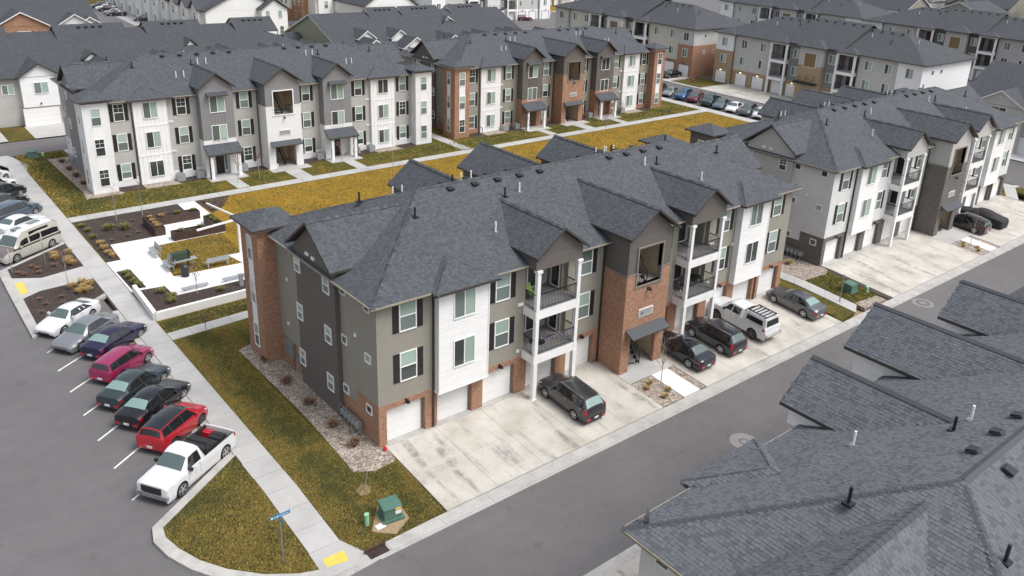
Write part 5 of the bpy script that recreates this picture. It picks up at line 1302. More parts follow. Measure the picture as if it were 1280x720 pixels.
o=MB().tube((-2.4,69.9,0),(-2.4,69.9,.4),.16,n=10).build('utility_pedestal',M['green_light'],None); tag(o,'light green pedestal on the lawn by the north street','utility post')
# storm drain
t=thing('storm_drain','rusty iron storm drain grate in the kerb at the corner','drain',(-3.9,-6.55,-.42))
MB().box(-.55,.5,.12,.22,.0,.2).build('hood',M['rust'],t); MB().box(-.5,.5,-.3,.1,.0,.012).build('frame',M['rubber'],t)
for i in range(10): MB().box(-.48+.1*i,-.43+.1*i,-.28,.08,.012,.03).build('grate_bar',M['rust'],t)
# street name sign
t=thing('street_sign','blue street name sign on a thin steel pole in the grass island','street sign',(-7.72,-4.75,S_(-4.75)+.02))
MB().bar((0,0,0),(0,0,2.55),.05,.05).build('pole',M['grey_metal'],t)
M['sign_blue']=plain('sign_blue',(.03,.22,.42),.4,.05)
rz=math.radians(0)
bl1=MB().box(-.46,.46,-.012,.012,0,.17).build('name_blade',M['sign_blue'],t,(.02,-.02,2.58),rz)
text_on('1480 NORTH',bl1,(.045,-.014,.035),.118,M['white_board'],align='CENTER',depth=.002)
MB().tube((-.39,-.016,.085),(-.39,-.012,.085),.05,n=14).build('emblem',M['white_board'],bl1)
MB().box(-.012,.012,-.4,.4,0,.15).build('name_blade',M['sign_blue'],t,(0,0,2.4))
MB().tube((-.14,0,0),(.14,0,0),.16,n=9).build('grass_tuft',M['tuft_green'],t) if False else None
# handicap style stall signs on posts
for (x,y,lab,h) in ((-8.8,37.25,'thin post with a small white sign in the mulch beside the camper van',2.3),(-11.2,36.6,'short sign post with white plate at the kerb in front of the camper van',2.0)):
    t=thing('sign_post',lab,'sign post',(x,y,0)); MB().bar((0,0,0),(0,0,h),.05,.05).build('pole',M['grey_metal'],t); MB().box(-.03,-.015,-.15,.15,h-.45,h).build('plate',M['white_board'],t)
t=thing('sign_post','thin steel post without plate on the grass by the alley walk','sign post',(39.6,-4.1,S_(-4.1))); MB().bar((0,0,0),(0,0,2.4),.06,.06).build('pole',M['grey_metal'],t)
# benches
def bench(label,x,y,rz,back=True,w=1.75):
    t=thing('park_bench',label,'bench',(x,y,.015),rz)
    for i in range(3): MB().box(-w/2,w/2,-.22+.15*i,-.1+.15*i,.43,.47).build('seat_slat',M['bench'],t)
    if back:
        for i in range(3): MB().hexa([(-w/2,.26+.03*i,.55+.13*i),(w/2,.26+.03*i,.55+.13*i),(w/2,.29+.03*i,.55+.13*i),(-w/2,.29+.03*i,.55+.13*i)],[(-w/2,.28+.03*i,.65+.13*i),(w/2,.28+.03*i,.65+.13*i),(w/2,.31+.03*i,.65+.13*i),(-w/2,.31+.03*i,.65+.13*i)]).build('back_slat',M['bench'],t)
    for x_ in (-w/2+.12,w/2-.12):
        l=MB(); l.bar((x_,-.15,0),(x_,-.15,.43),.06,.06); l.bar((x_,.2,0),(x_,.2,.43),.06,.06); l.bar((x_,-.22,.41),(x_,.24,.41),.05,.04)
        if back: l.bar((x_,.22,.4),(x_,.33,.95),.05,.05)
        l.build('leg',M['bench'],t)
    return t
bench('grey metal bench at the left edge of the small lawn, farther from the trash can',-1.35,34.3,-PI/2)
bench('grey metal bench at the left edge of the small lawn, nearest the trash can',-1.35,30.9,-PI/2)
bench('long grey bench standing at the near edge of the golden lawn',2.2,29.3,PI,w=2.1) if False else bench('long grey bench at the near edge of the small golden lawn',2.0,29.4,PI,w=1.8)
for x0,x1,y,lab in ((-2.0,-.05,25.75,'low grey backless bench on the planter wall, left one'),(1.1,4.3,25.8,'low grey backless bench on the planter wall by the brick tower')):
    t=thing('wall_bench',lab,'bench',((x0+x1)/2,y,.2)); w_=(x1-x0)/2; MB().box(-w_,w_,-.22,.22,.1,.18).build('seat',M['bench'],t)
    for s in (-1,1): MB().box(s*(w_-.2)-.05,s*(w_-.2)+.05,-.15,.15,0,.1).build('leg',M['bench'],t)
t=thing('concrete_post','short pale post standing in the planter by the brick tower','post',(2.0,24.4,.16)); MB().box(-.15,.15,-.12,.12,0,.9).build('shaft',M['bench'],t)
MB().box(-.18,.18,-.15,.15,.9,.95).build('cap',M['bench'],t)
# barbecue / serving station: dark box with glazed front on a ledge
t=thing('grill_station','dark green hooded grill with side ledge standing on the small lawn','grill',(-.45,30.6,0),math.radians(3))
GG=plain('hood_green',(.03,.05,.03),.4)
b=MB(); b.hexa([(-.62,-.3,.75),(.62,-.3,.75),(.62,.3,.75),(-.62,.3,.75)],[(-.62,-.2,1.3),(.62,-.2,1.3),(.62,.22,1.36),(-.62,.22,1.36)]); b.build('hood',GG,t)
for x_ in (-.68,.62): MB().box(x_,x_+.06,-.32,.32,.75,1.38).build('side_plate',M['black_metal'],t)
MB().box(-.75,1.15,-.5,.1,.68,.75).build('ledge',M['bench'],t)
for x_ in (-.55,.55): MB().bar((x_,0,0),(x_,0,.75),.08,.08).build('leg',M['black_metal'],t)
t=thing('trash_can','black cylindrical trash can on the plaza below the green cabinet','trash can',(-.75,28.75,.015)); b=MB(); b.tube((0,0,0),(0,0,.85),.3,.32,16); b.build('bin',M['black_metal'],t,smooth=True); MB().tube((0,0,.85),(0,0,.98),.33,.2,16).build('lid',M['black_metal'],t)
# white pergola frame at the tower
t=thing('shade_frame','white steel shade frame on a single post beside the brick tower','pergola',(4.6,31.1,0))
MB().tube((0,0,0),(0,0,3.3),.12,n=10).build('post',M['white'],t); MB().tube((0,0,2.45),(0,0,3.3),.16,n=10).build('collar',M['white'],t)
MB().bar((0,0,3.0),(-3.5,-.4,2.85),.12,.14).build('beam',M['white'],t); MB().bar((0,0,3.15),(-.7,5.2,3.0),.12,.14).build('beam',M['white'],t)
# lamp post by the garden walk
t=thing('lamp_post','short lamp post with dark base where the garden walk branches between buildings','lamp post',(40.9,46.2,0))
MB().tube((0,0,0),(0,0,.7),.16,n=10).build('base',M['black_metal'],t); MB().tube((0,0,.7),(0,0,3.0),.06,n=8).build('pole',M['grey_metal'],t); MB().box(-.2,.2,-.2,.2,3.0,3.25).build('head',M['fascia_white'],t)
# air-conditioning units by the garden fronts
ac=MB(); ac.box(-.38,.38,-.38,.38,0,.75); acm=ac.mesh('casing',[M['bench']])
fan=MB().tube((0,0,.75),(0,0,.8),.3,n=14).mesh('fan_guard',[M['grey_metal']])
def acunit(x,y,lab,grp):
    t=thing('air_conditioner',lab,'air conditioner',(x,y,.03),0,grp); inst('casing',acm,t); inst('fan_guard',fan,t)
for bx,nm in ((-.18,'white'),(42.66,'brick')):
    for cx in (7.3,9.3,14.0,23.0,27.7,29.7): acunit(bx+cx,53.35,'grey air-conditioner unit in the mulch along the %s garden front'%nm,'air conditioners along the %s garden front'%nm)
# satellite dishes
def dish(label,x,y,z,rz,sc=1):
    t=thing('satellite_dish',label,'satellite dish',(x,y,z),rz); t.scale=(sc,sc,sc); MB().bar((0,0,0),(0,0,.5),.05,.05).build('mast',M['grey_metal'],t)
    b=MB(); n=16
    for i in range(n):
        a=2*PI*i/n;c=2*PI*(i+1)/n
        b.poly([(0,-.02,.55),(.32*math.cos(a),-.12,.55+.38*math.sin(a)),(.32*math.cos(c),-.12,.55+.38*math.sin(c))])
    b.build('reflector',M['grey_metal'],t); MB().bar((0,-.02,.3),(0,-.5,.45),.03,.03).build('feed_arm',M['grey_metal'],t)
dish('thin satellite dish on the eave corner of the near right roof',Ex+.15,Ey+.1,8.85,math.radians(60),.75)
dish('dark satellite dish above the corner between the central building and the pale one',44.2,7.6,8.9,0)
dish('dark satellite dish on the roof corner behind the brick tower of the far building',43.1,66.5,8.9,0)
# balcony things
def lawn_chair(label,x,y,z,rz,mat):
    t=thing('folding_chair',label,'chair',(x,y,z),rz)
    MB().slab([(-.28,-.25,.42),(.28,-.25,.42),(.28,.25,.38),(-.28,.25,.38)],.03).build('seat',[mat,mat],t); MB().slab([(-.28,.24,.4),(.28,.24,.4),(.28,.45,.95),(-.28,.45,.95)],.03).build('backrest',[mat,mat],t)
    for sx in (-.28,.28):
        MB().bar((sx,-.25,0),(sx,.3,.55),.025,.025).build('leg',M['grey_metal'],t); MB().bar((sx,.3,0),(sx,-.25,.42),.025,.025).build('leg',M['grey_metal'],t)
    return t
lawn_chair('lime green folding chair on the top balcony of the central building',10.95,.3,6.0,math.radians(25),plain('lime_fabric',(.3,.45,.1),.8))
lawn_chair('dark folding chair on the lower right balcony of the central building',24.9,.1,3.02,math.radians(-30),M['shutter'])
t=thing('patio_table','dark round table on the lower right balcony of the central building','table',(26.2,.2,3.02)); MB().tube((0,0,.68),(0,0,.72),.45,n=16).build('tabletop',M['black_metal'],t); MB().tube((0,0,0),(0,0,.68),.04).build('leg',M['black_metal'],t)
o=MB().tube((11.3,.2,3.02),(11.3,.2,3.04),.5,n=18).build('round_mat',M['shutter'],None); tag(o,'dark round mat on the lower left balcony of the central building','mat')
# purple garland along the railing
b=MB(); rnd=random.Random(5)
PUR=island('garland_petals',[(0,(.14,.05,.4)),(.4,(.25,.12,.55)),(.6,(.5,.35,.08)),(.8,(.2,.3,.1)),(1,(.6,.55,.6))])
for i in range(220):
    x=10.3+rnd.random()*2.9; y=-1.12+rnd.uniform(-.07,.05); sag=.12*math.sin((x-10.3)/2.9*PI*2)**2; z=4.02-sag+rnd.uniform(-.1,.12); s=.05
    v=[Vector((x,y,z))+Vector((rnd.uniform(-s,s),rnd.uniform(-s,s),rnd.uniform(-s,s))) for _ in range(3)]; b.poly(v)
o=b.build('flower_garland',PUR,None); tag(o,'purple flower garland wound along the lower balcony railing','garland')
# ---------------------------------------------------------------- plants
def tuft(mat,r,h,n,seed,up=.6):
    rnd=random.Random(seed); b=MB()
    for i in range(n):
        a=rnd.random()*2*PI; q=r*math.sqrt(rnd.random())*.35; x,y=q*math.cos(a),q*math.sin(a); l=h*rnd.uniform(.6,1.1); o=rnd.uniform(.3,1)*r
        tx,ty=x+o*math.cos(a),y+o*math.sin(a); w=.012+.01*rnd.random(); px,py=-math.sin(a)*w,math.cos(a)*w
        mx,my,mz=x+(tx-x)*.4,y+(ty-y)*.4,l*.75
        b.poly([(x-px,y-py,0),(x+px,y+py,0),(mx+px,my+py,mz),(mx-px,my-py,mz)]); b.poly([(mx-px,my-py,mz),(mx+px,my+py,mz),(tx,ty,l*rnd.uniform(.7,1))])
    return b.mesh('foliage',[mat])
TF={'tan':[tuft(M['tuft_tan'],.42,.5,150,i) for i in range(3)],'green':[tuft(M['tuft_green'],.42,.45,170,i+5) for i in range(3)],'red':[tuft(M['tuft_red'],.45,.4,150,i+9) for i in range(3)],'small':[tuft(M['tuft_tan'],.25,.3,70,i+20) for i in range(2)]}
def plant(kind,x,y,z,lab,grp,s=1.0):
    o=inst('grass_tuft' if kind!='green' else 'evergreen_shrub',random.choice(TF[kind]),None,(x,y,z),random.random()*6.28); o.scale=(s,s,s*random.uniform(.8,1.1)); tag(o,lab,'plant',grp)
c=lambda x,y:(x,y)
for x,y in ((-6.9,38.3),(-7.2,37.0),(-7.9,38.6),(-8.0,37.6),(-7.4,36.2),(-7.1,35.7)): plant('tan',x,y,.02,'tan ornamental grass tuft in the mulch beside the camper van','tan tufts beside the camper van',.95)
for x,y in ((-10.9,36.2),(-10.7,35.9),(-10.6,35.6),(-9.8,37.0),(-9.5,36.4),(-9.6,35.4),(-8.4,36.3)): plant('red',x,y,.02,'reddish brown tuft in the mulch beside the camper van','reddish tufts beside the camper van',.55)
for x,y in ((-8.3,31.1),(-7.5,31.5),(-7.6,30.6),(-7.5,29.8),(-7.1,30.8),(-8.0,29.9)): plant('tan',x,y,.02,'tan ornamental grass tuft in the bed above the white coupe','tan tufts above the white coupe',.95)
for x,y in ((-10.6,30.3),(-10.4,29.2),(-10.9,27.9),(-10.7,26.8),(-9.4,28.7),(-9.2,29.9),(-10.1,27.4)): plant('red',x,y,.02,'low reddish tuft in the bed above the white coupe','reddish tufts above the white coupe',.5)
for x,y in ((-4.5,44.2),(-4.3,42.9),(-4.35,40.8),(-4.3,38.9),(-4.35,37.7),(-4.3,36.5),(-4.2,35.6)): plant('green' if y>40 else 'tan',x,y,.03,'yellowish tuft along the left edge of the big mulch bed','tufts along the big mulch bed',.9)
for x,y in ((-3.3,39.4),(-1.9,39.8),(-.9,40.2),(-2.2,42.8),(-.5,43.4),(1.2,44.6),(2.4,43.8)): plant('red',x,y,.03,'sparse reddish tuft in the big mulch bed','reddish tufts in the big mulch bed',.5)
for x,y in ((-2.8,42.2),(-1.6,41.6)): plant('green',x,y,.03,'dark shrub in the middle of the big mulch bed','dark shrubs in the big mulch bed',1.3)
for x,y in ((-4.3,31.6),(-4.3,30.6),(-4.3,29.5),(-4.2,28.7)): plant('green',x,y,.03,'tuft in the narrow bed at the plaza edge','tufts in the narrow plaza bed',.9)
for x,y in ((-3.3,26.4),(-2.9,25.1),(-3.2,24.3)): plant('green',x,y,.17,'green yellow shrub at the left end of the white planter','shrubs in the left end of the white planter',1.0)
for x,y in ((.4,24.3),(2.9,24.5),(4.0,24.6)): plant('green',x,y,.17,'green shrub in the long arm of the white planter','shrubs in the long arm of the white planter',.9)
for x,y in ((.45,38.9),(.45,39.7),(.45,40.6),(.5,41.5),(1.5,41.5),(2.9,41.5),(4.3,41.5)): plant('tan' if x<2 else 'green',x,y,.66,'grass tuft growing in the L-shaped steel planter','tufts in the L-shaped steel planter',.75)
for x,y in ((1.7,36.95),(3.4,36.95),(5.0,37.6),(5.0,38.4),(5.0,39.1)): plant('green',x,y,.66,'dark shrub growing in the steel planter by the lawn','shrubs in the steel planter by the lawn',.8)
for x,y in ((6.6,45.3),(6.9,44.3),(7.1,43.4),(6.5,42.8)): plant('red',x,y,.03,'brown tuft in the small bed where the walk meets the courtyard','tufts in the small courtyard bed',.55)
for x,y in ((-1.1,12.6),(-1.2,9.3),(-1.15,6.3),(-1.1,3.3),(-1.0,1.0)): plant('red',x,y,.03,'flattened reddish tuft in the rock bed along the end wall','reddish tufts in the rock bed',1.0)
for x,y in ((-1.3,66.3),(-1.3,63),(-1.3,60),(-1.3,57)): plant('red',x,y,.03,'reddish tuft in the rock bed beside the white building','tufts beside the white building',1.1)
for x0,nm in ((0,'central'),(44.16,'pale')):
    for x,y in ((17.0,-4.2),(17.6,-3.9),(17.3,-5.5),(18.0,-5.1)): plant('small',x0+x,y,S_(y)+.0,'small brown tuft in the rock strip before the %s stair tower'%nm,'tufts before the %s stair tower'%nm,1.1)
plant('tan',42.3,2.6,.03,'tan tuft in the rocks at the end wall of the pale building','tufts by the pale building'); 
# saplings
def sapling(label,x,y,z,h=3.0,seed=1,branches=True,mat='bark'):
    rnd=random.Random(seed); t=thing('sapling',label,'tree',(x,y,z))
    b=MB(); p=Vector((0,0,0)); pts=[p]
    for i in range(5): p=p+Vector((rnd.uniform(-.05,.05),rnd.uniform(-.05,.05),h/5)); pts.append(p)
    for i in range(5): b.tube(pts[i],pts[i+1],.035*(1-i*.15),.035*(1-(i+1)*.15),6)
    b.build('trunk',M[mat],t)
    if branches:
        c=MB()
        for i in range(16):
            k=rnd.uniform(.32,.95); j=min(4,int(k*5)); q=pts[j].lerp(pts[j+1],k*5-j); a=rnd.random()*2*PI; l=h*.28*(1.15-k)+.25
            e=q+Vector((math.cos(a)*l*.6,math.sin(a)*l*.6,l)); c.tube(q,e,.014,.006,4)
            for m in range(4):
                s=q.lerp(e,rnd.uniform(.35,.95)); a2=a+rnd.uniform(-1.2,1.2); l2=l*.45; c.tube(s,s+Vector((math.cos(a2)*l2*.6,math.sin(a2)*l2*.6,l2*.8)),.007,.004,3)
        o=c.build('crown',M['bark_dark'],t)
    return t
sapling('thin bare sapling in the mulch bed above the white coupe',-8.45,31.2,.02,3.0,3)
sapling('thin bare sapling in the big mulch bed, left one',-1.6,44.3,.02,3.2,4)
sapling('thin bare sapling in the big mulch bed, right one',.7,44.5,.02,3.2,5)
sapling('thin bare sapling rising from the white planter',-1.25,24.7,.17,2.6,6)
sapling('bare sapling on the grass before the left porch of the white building',11.7,49.6,0,3.3,7)
sapling('bare sapling on the grass left of the white stair tower',14.0,49.4,0,3.3,8)
sapling('slender bare tree on the golden lawn before the white bay',26.9,43.7,.01,4.6,9,False)
sapling('bare sapling on the grass before the right porch of the white building',23.6,49.5,0,3.0,10)
sapling('slender bare tree on the golden lawn before the brick stair tower',60.0,44.1,.01,3.6,11)
sapling('bare sapling on the grass before the brick building left porch',50.5,49.5,0,3.0,12)
sapling('bare sapling on the grass before the brick building right porch',68.5,49.6,0,3.0,13)
sapling('slender bare tree by the side street walk',82.2,46.3,.01,4.0,14)
sapling('slim young stake tree in a bare soil ring on the corner lawn',-2.35,-2.5,S_(-2.5),1.5,15,False)
sapling('tall bare sapling in the rock strip before the central stair tower',18.05,-4.4,S_(-4.4),3.6,16)
sapling('tall bare sapling in the rock strip before the dark brick stair tower',44.16+18.05,-4.4,S_(-4.4),3.6,17)
sapling('dry twiggy shrub at the end of the walk by the brick tower',-2.6,19.1,0,1.0,18)

for bx,nm in ((-.18,'white'),(42.66,'brick')):
    t=thing('bucket','small white bucket standing in the stair entry of the %s garden front'%nm,'bucket',(bx+17.5,52.6,.06)); MB().tube((0,0,0),(0,0,.36),.15,.18,12).build('pail',M['white_board'],t); MB().tube((0,0,.33),(0,0,.37),.19,.19,12).build('rim',M['white_board'],t)
t=thing('door_wreath','pink wreath hanging on the black front door of the white building','wreath',(25.2,53.53,1.5))
w_=MB()
for i in range(14):
    a_=2*PI*i/14; w_.tube((.17*math.cos(a_),-.0,.2*math.sin(a_)),(.17*math.cos(a_+.5),-.04,.2*math.sin(a_+.5)),.05,n=5)
w_.build('ring',plain('pink_petals',(.55,.32,.34),.8,.3,20),t)
# ---------------------------------------------------------------- the town behind
def gable_roof(b,x0,x1,y0,y1,z,rise,axis='x',ov=.45,t=.18):
    x0-=ov;x1+=ov;y0-=ov;y1+=ov
    if axis=='x':
        ym=(y0+y1)/2; zr=z+rise
        b.slab([(x0,y0,z),(x1,y0,z),(x1,ym,zr),(x0,ym,zr)],t); b.slab([(x1,y1,z),(x0,y1,z),(x0,ym,zr),(x1,ym,zr)],t)
    else:
        xm=(x0+x1)/2; zr=z+rise
        b.slab([(x0,y1,z),(x0,y0,z),(xm,y0,zr),(xm,y1,zr)],t); b.slab([(x1,y0,z),(x1,y1,z),(xm,y1,zr),(xm,y0,zr)],t)
def house(name,label,cat,loc,rz,W_,Dp,H,wall,roof='hip',rise=None,axis='x',fascia='fascia_white',win=(),gar=(),gabs=(),low=None,lowz=3,shm='shingle_far',sidewin=(),vents=0):
    """facade local -Y from (0,0) to (W_,0); win: (x,z,w,h,style); gar: (x0,x1,h); gabs: (cx,hw,proj,z_eave,rise,mat)"""
    T=thing(name,label,cat,loc,rz)
    MB().box(0,W_,0,Dp,0,H).build('wall',M[wall],T)
    if low: MB().box(-.02,W_+.02,-.02,Dp+.02,0,lowz).build('wall',M[low],T)
    b=MB()
    if roof=='hip': hip_small(b,-.5,W_+.5,-.5,Dp+.5,H+.05,.42 if rise is None else rise/((min(W_,Dp)+1)/2))
    else:
        gable_roof(b,0,W_,0,Dp,H+.0,rise,axis)
    rf=b.build('roof',[M[shm],M[fascia]],T)
    if roof=='gable':
        g=MB()
        if axis=='x':
            for x in (0,W_-.2): g.hexa([(x,0,H-.01),(x+.2,0,H-.01),(x+.2,Dp/2,H+rise-.25),(x,Dp/2,H+rise-.25)],[(x,Dp,H-.01),(x+.2,Dp,H-.01),(x+.2,Dp/2,H+rise-.25),(x,Dp/2,H+rise-.25)]) if False else None
            for x in (.0,W_):
                g=MB(); g.poly([(x,0,H-.02),(x,Dp,H-.02),(x,Dp/2,H+rise*Dp/(Dp+.9)-.1)]); g.build('gable_wall',M[wall],T)
        else:
            for y in (.0,Dp):
                g=MB(); g.poly([(0,y,H-.02),(W_,y,H-.02),(W_/2,y,H+rise*W_/(W_+.9)-.1)]); g.build('gable_wall',M[wall],T)
    for (cx,hw,pr,ze,ri,mt) in gabs:
        MB().box(cx-hw+.4,cx+hw-.4,-pr,.2,0 if ze>4.5 else 0,ze).build('wall',M[mt],T)
        g=MB(); g.hexa([(cx-hw+.3,-pr-.0,ze-.05),(cx+hw-.3,-pr,ze-.05),(cx,-pr,ze+ri-.2)],[(cx-hw+.3,-pr+.2,ze-.05),(cx+hw-.3,-pr+.2,ze-.05),(cx,-pr+.2,ze+ri-.2)]); g.build('gable_wall',M[mt],T)
        r=MB(); dp=6
        r.slab([(cx-hw,-pr-.4,ze),(cx,-pr-.4,ze+ri),(cx,dp,ze+ri),(cx-hw,dp,ze)][::-1],.18); r.slab([(cx,-pr-.4,ze+ri),(cx+hw,-pr-.4,ze),(cx+hw,dp,ze),(cx,dp,ze+ri)][::-1],.18)
        r.build('dormer_roof',[M[shm],M[fascia]],rf)
    for a,b_,h in gar: garage_door(T,a,b_,h,-.02)
    for q in win:
        x,z,w_,h_=q[:4]; st=q[4] if len(q)>4 else 'slider'; y=q[5] if len(q)>5 else 0
        window(T,(x,-y,z),'F',w_,h_,st,grid=False,shutters=q[6] if len(q)>6 else '')
    for x,y,z,f in sidewin: window(T,(x,y,z),f,1.0,1.3,'slider',grid=False)
    for i in range(vents): inst('roof_vent',_wc[('tv',)],rf,(W_*(.3+.4*i/max(1,vents-1)),Dp/2-.8,H+(rise if rise else (min(W_,Dp)+1)*.21)-.25))
    return T
# F row: two-storey townhouses, garages towards the north street
def town(label,x0,units,y0=85.6,H=6.0,cream='white_siding',trim='fascia_dark',rise=3.9,Dp=22,wall='greige',roof='hip'):
    W_=units*7.6; gab=[];gars=[];wins=[]
    for i in range(units):
        cx=7.6*i+3.8
        gab.append((cx+1.2,2.6,.8,6.1,1.7,cream)); gars.append((cx-1.2,cx+2.9,2.3))
        wins+= [(cx+1.2,4.7,1.5,1.3,'slider',.82),(cx-2.3,4.6,1.2,1.1,'slider')]
    T=house('townhouse_row',label,'townhouses',(x0,y0,0),0,W_,Dp,H,wall,roof,rise,'x',trim,wins,[],gab,shm='shingle_far',vents=0)
    for i in range(units):
        cx=7.6*i+3.8; garage_door(T,cx-1.2+.0,cx+2.9,2.3,-.86); wall_lamp(T,(cx+.9,-.82,2.75),'F',lit=(i<1))
    for i in range(units): inst('vent_pipe',_wc['pb'],T,(7.6*i+2,8,H+2.2)); inst('vent_pipe',_wc['pb'],T,(7.6*i+5,6,H+1.6))
    return T
f1=town('long grey-roofed townhouse row with dark trimmed gables behind the white apartment building',-11.5,7)
# stepped cross ridges on top of the row
def raised(T,cx,w_,ym,zr,m0,fas,vents=4,up=.75):
    r=MB(); st=m0+.28; dd=up/.28+.25; zt=zr+up; x0,x1=cx-w_/2,cx+w_/2
    r.slab([(x0,ym-dd,zt-dd*st),(x1,ym-dd,zt-dd*st),(x1,ym,zt),(x0,ym,zt)],.12,0,1); r.slab([(x1,ym+dd,zt-dd*st),(x0,ym+dd,zt-dd*st),(x0,ym,zt),(x1,ym,zt)],.12,0,1)
    ro=r.build('raised_roof',[M['shingle_far'],M[fas]],T)
    for i in range(vents): inst('roof_vent',_wc[('tv',)],ro,(cx-1.3+.9*i,ym-.7,zt-.7*st+.02))
    for x in (x0+.25,x1-.25):
        g_=MB(); g_.poly([(x,ym-dd,zt-dd*st-.1),(x,ym+dd,zt-dd*st-.1),(x,ym,zt-.1)]); g_.build('gable_wall',M['fascia_white'],ro)
    return ro
def dormer(T,cx,yf,z,hw,ri,m0,z0,y00,mt,fas):
    """small gable standing on the front slope: slope height = z0+(y-y00)*m0"""
    Y=lambda zz:(zz-z0)/m0+y00
    d=MB(); d.poly([(cx-hw+.2,yf,z-.3),(cx+hw-.2,yf,z-.3),(cx,yf,z+ri-.25)]); d.poly([(cx-hw+.2,yf,z-.3),(cx-hw+.2,yf,z-.9),(cx+hw-.2,yf,z-.9),(cx+hw-.2,yf,z-.3)]); d.build('dormer_wall',M[mt],T)
    r=MB(); r.slab([(cx-hw,yf-.3,z),(cx,yf-.3,z+ri),(cx,Y(z+ri),z+ri),(cx-hw,Y(z),z)][::1],.16,0,1); r.slab([(cx,yf-.3,z+ri),(cx+hw,yf-.3,z),(cx+hw,Y(z),z),(cx,Y(z+ri),z+ri)],.16,0,1)
    r.build('dormer_roof',[M['shingle_far'],M[fas]],T)
M1=3.9/11.5
for cx,w_ in ((9.0,5),(21.5,9),(32.5,8),(44.5,6.5)): raised(f1,cx,w_,11,6.05+3.9,M1,'fascia_dark')
for cx,yf,z,hw in ((19.6,2.6,7.3,1.3),(33.2,5.0,7.9,1.0)): dormer(f1,cx,yf,z,hw,.9,M1,6.05,-.5,'fascia_white','fascia_dark')
f2=town('grey-roofed townhouse row with white trimmed gables behind the gap and the brick building',44.0,5,y0=87,H=5.6,trim='fascia_white',rise=4.9,Dp=23,wall='olive',roof='gable')
M2=4.9/(11.5+.45)
for cx,w_ in ((13.0,6),(20.5,8),(30.5,7.5)): raised(f2,cx,w_,11.5,10.5,M2,'fascia_white')
for cx,yf,z,hw in ((5.5,4.6,8.0,2.1),(11.5,4.2,7.9,2.1),(24.5,9.5,9.0,2.4)): dormer(f2,cx,yf-1.8,z-.6,hw*.85,1.3,M2,5.6,-.45,'fascia_white','fascia_white')
MB().box(-2.6,0,13.2,18.5,0,5.2).build('wall',M['pale_siding'],f2)
r=MB(); r.slab([(-3.1,12.7,5.2),(-.3,12.7,5.2),(-.3,15.8,7.1),(-3.1,15.8,7.1)],.18); r.slab([(-.3,19,5.2),(-3.1,19,5.2),(-3.1,15.8,7.1),(-.3,15.8,7.1)],.18); r.build('lean_roof',[M['shingle_far'],M['fascia_white']],f2)
MB().poly and None
# driveways of the F row
for i in range(7): patch('townhouse_driveway',rect(-11.5+7.6*i+2.4,-11.5+7.6*i+7.2,78.3,84.8),M['conc'],.02)
patch('north_lawn',rect(-70,46,78.3,85.4),M['g_mix'],0); patch('north_lawn',rect(46,86.5,78.3,84.4),M['g_mix'],0)
patch('town_ground',rect(-100,28,109,240),M['g_mix'],-.05); patch('town_ground',rect(36.5,86.5,109,240),M['g_mix'],-.05)
patch('far_street',[(22,108),(34.5,108),(38.2,230),(27.5,230)],M['asphalt'],.0); patch('far_parking',rect(34.8,42.0,172,216),M['conc'],-.04)
patch('east_ground',rect(98.9,330,-6,320),M['asphalt'],-.06)
patch('far_plain',rect(-400,22,240,900),M['dirt'],-.3); patch('far_plain',rect(22,900,330,900),M['dirt'],-.3)
# G: brick gabled house row top left
house('brick_townhouse','brick gabled townhouse with grey roof and white trim in the top left corner','house',(-26,131.5,0),0,45.5,22,6.0,'pale_siding','gable',5.2,'x','fascia_white',
      [(33.8,4.6,1.9,1.5,'slider',1.0,'lr'),(40.5,4.6,.9,1.5,'slider',.3)],[],[(33.6,4.3,1.0,6.2,2.4,'red_brick'),(27,3.4,.6,6.1,1.9,'pale_stucco'),(41.8,2.9,.3,6.1,1.8,'pale_stucco'),(44.2,1.8,.1,6.2,1.1,'pale_stucco'),(20,3.4,.6,6.1,1.9,'pale_stucco')])
# H: white townhouses along the far street, gable end to us
def whouse(label,loc,rz,W_,Dp,**k):
    n=int(W_/6.5); gab=[];win=[]
    for i in range(n):
        c=6.5*i+3.2; gab.append((c,2.3,.9,6.3,1.9,'white_siding')); win.append((c,4.9,.9,1.5,'hung',.92)); win.append((c,1.4,1.6,1.4,'slider',.92))
    return house('white_townhouse_row',label,'townhouses',loc,rz,W_,Dp,6.2,'white_siding','gable',4.2,'x','fascia_dark',win,[],gab,low='pale_siding',lowz=2.9,**k)
h1=whouse('row of white gabled townhouses running along the far street at the top',(42.0,214,0),-PI/2,72,16)
for x,z in ((3.5,5.2),(9.5,1.6)): pass
h1b=house('white_townhouse','narrow white gabled house with two upper windows in front of the white row','house',(53.0,140.2,0),0,5.6,9,6.4,'white_siding','gable',2.2,'y','fascia_dark',[(1.3,5.3,.8,1.5,'fixed'),(4.0,5.3,.8,1.5,'fixed'),(4.2,2.0,.8,1.6,'hung')])
for x in (6.0,8.6):
    MB().bar((x,-.6,0),(x,-.6,2.9),.25,.25).build('porch_post',M['white'],h1b)
MB().slab([(5.7,-1.0,3.0),(9.0,-1.0,3.0),(9.0,3,3.4),(5.7,3,3.4)],.2).build('porch_roof',[M['shingle_far'],M['fascia_dark']],h1b)
patch('townhouse_lawn',rect(58.5,68,128,162),M['g_gold'],.0); patch('townhouse_path',rect(62,63.3,128,162),M['conc'],.02)
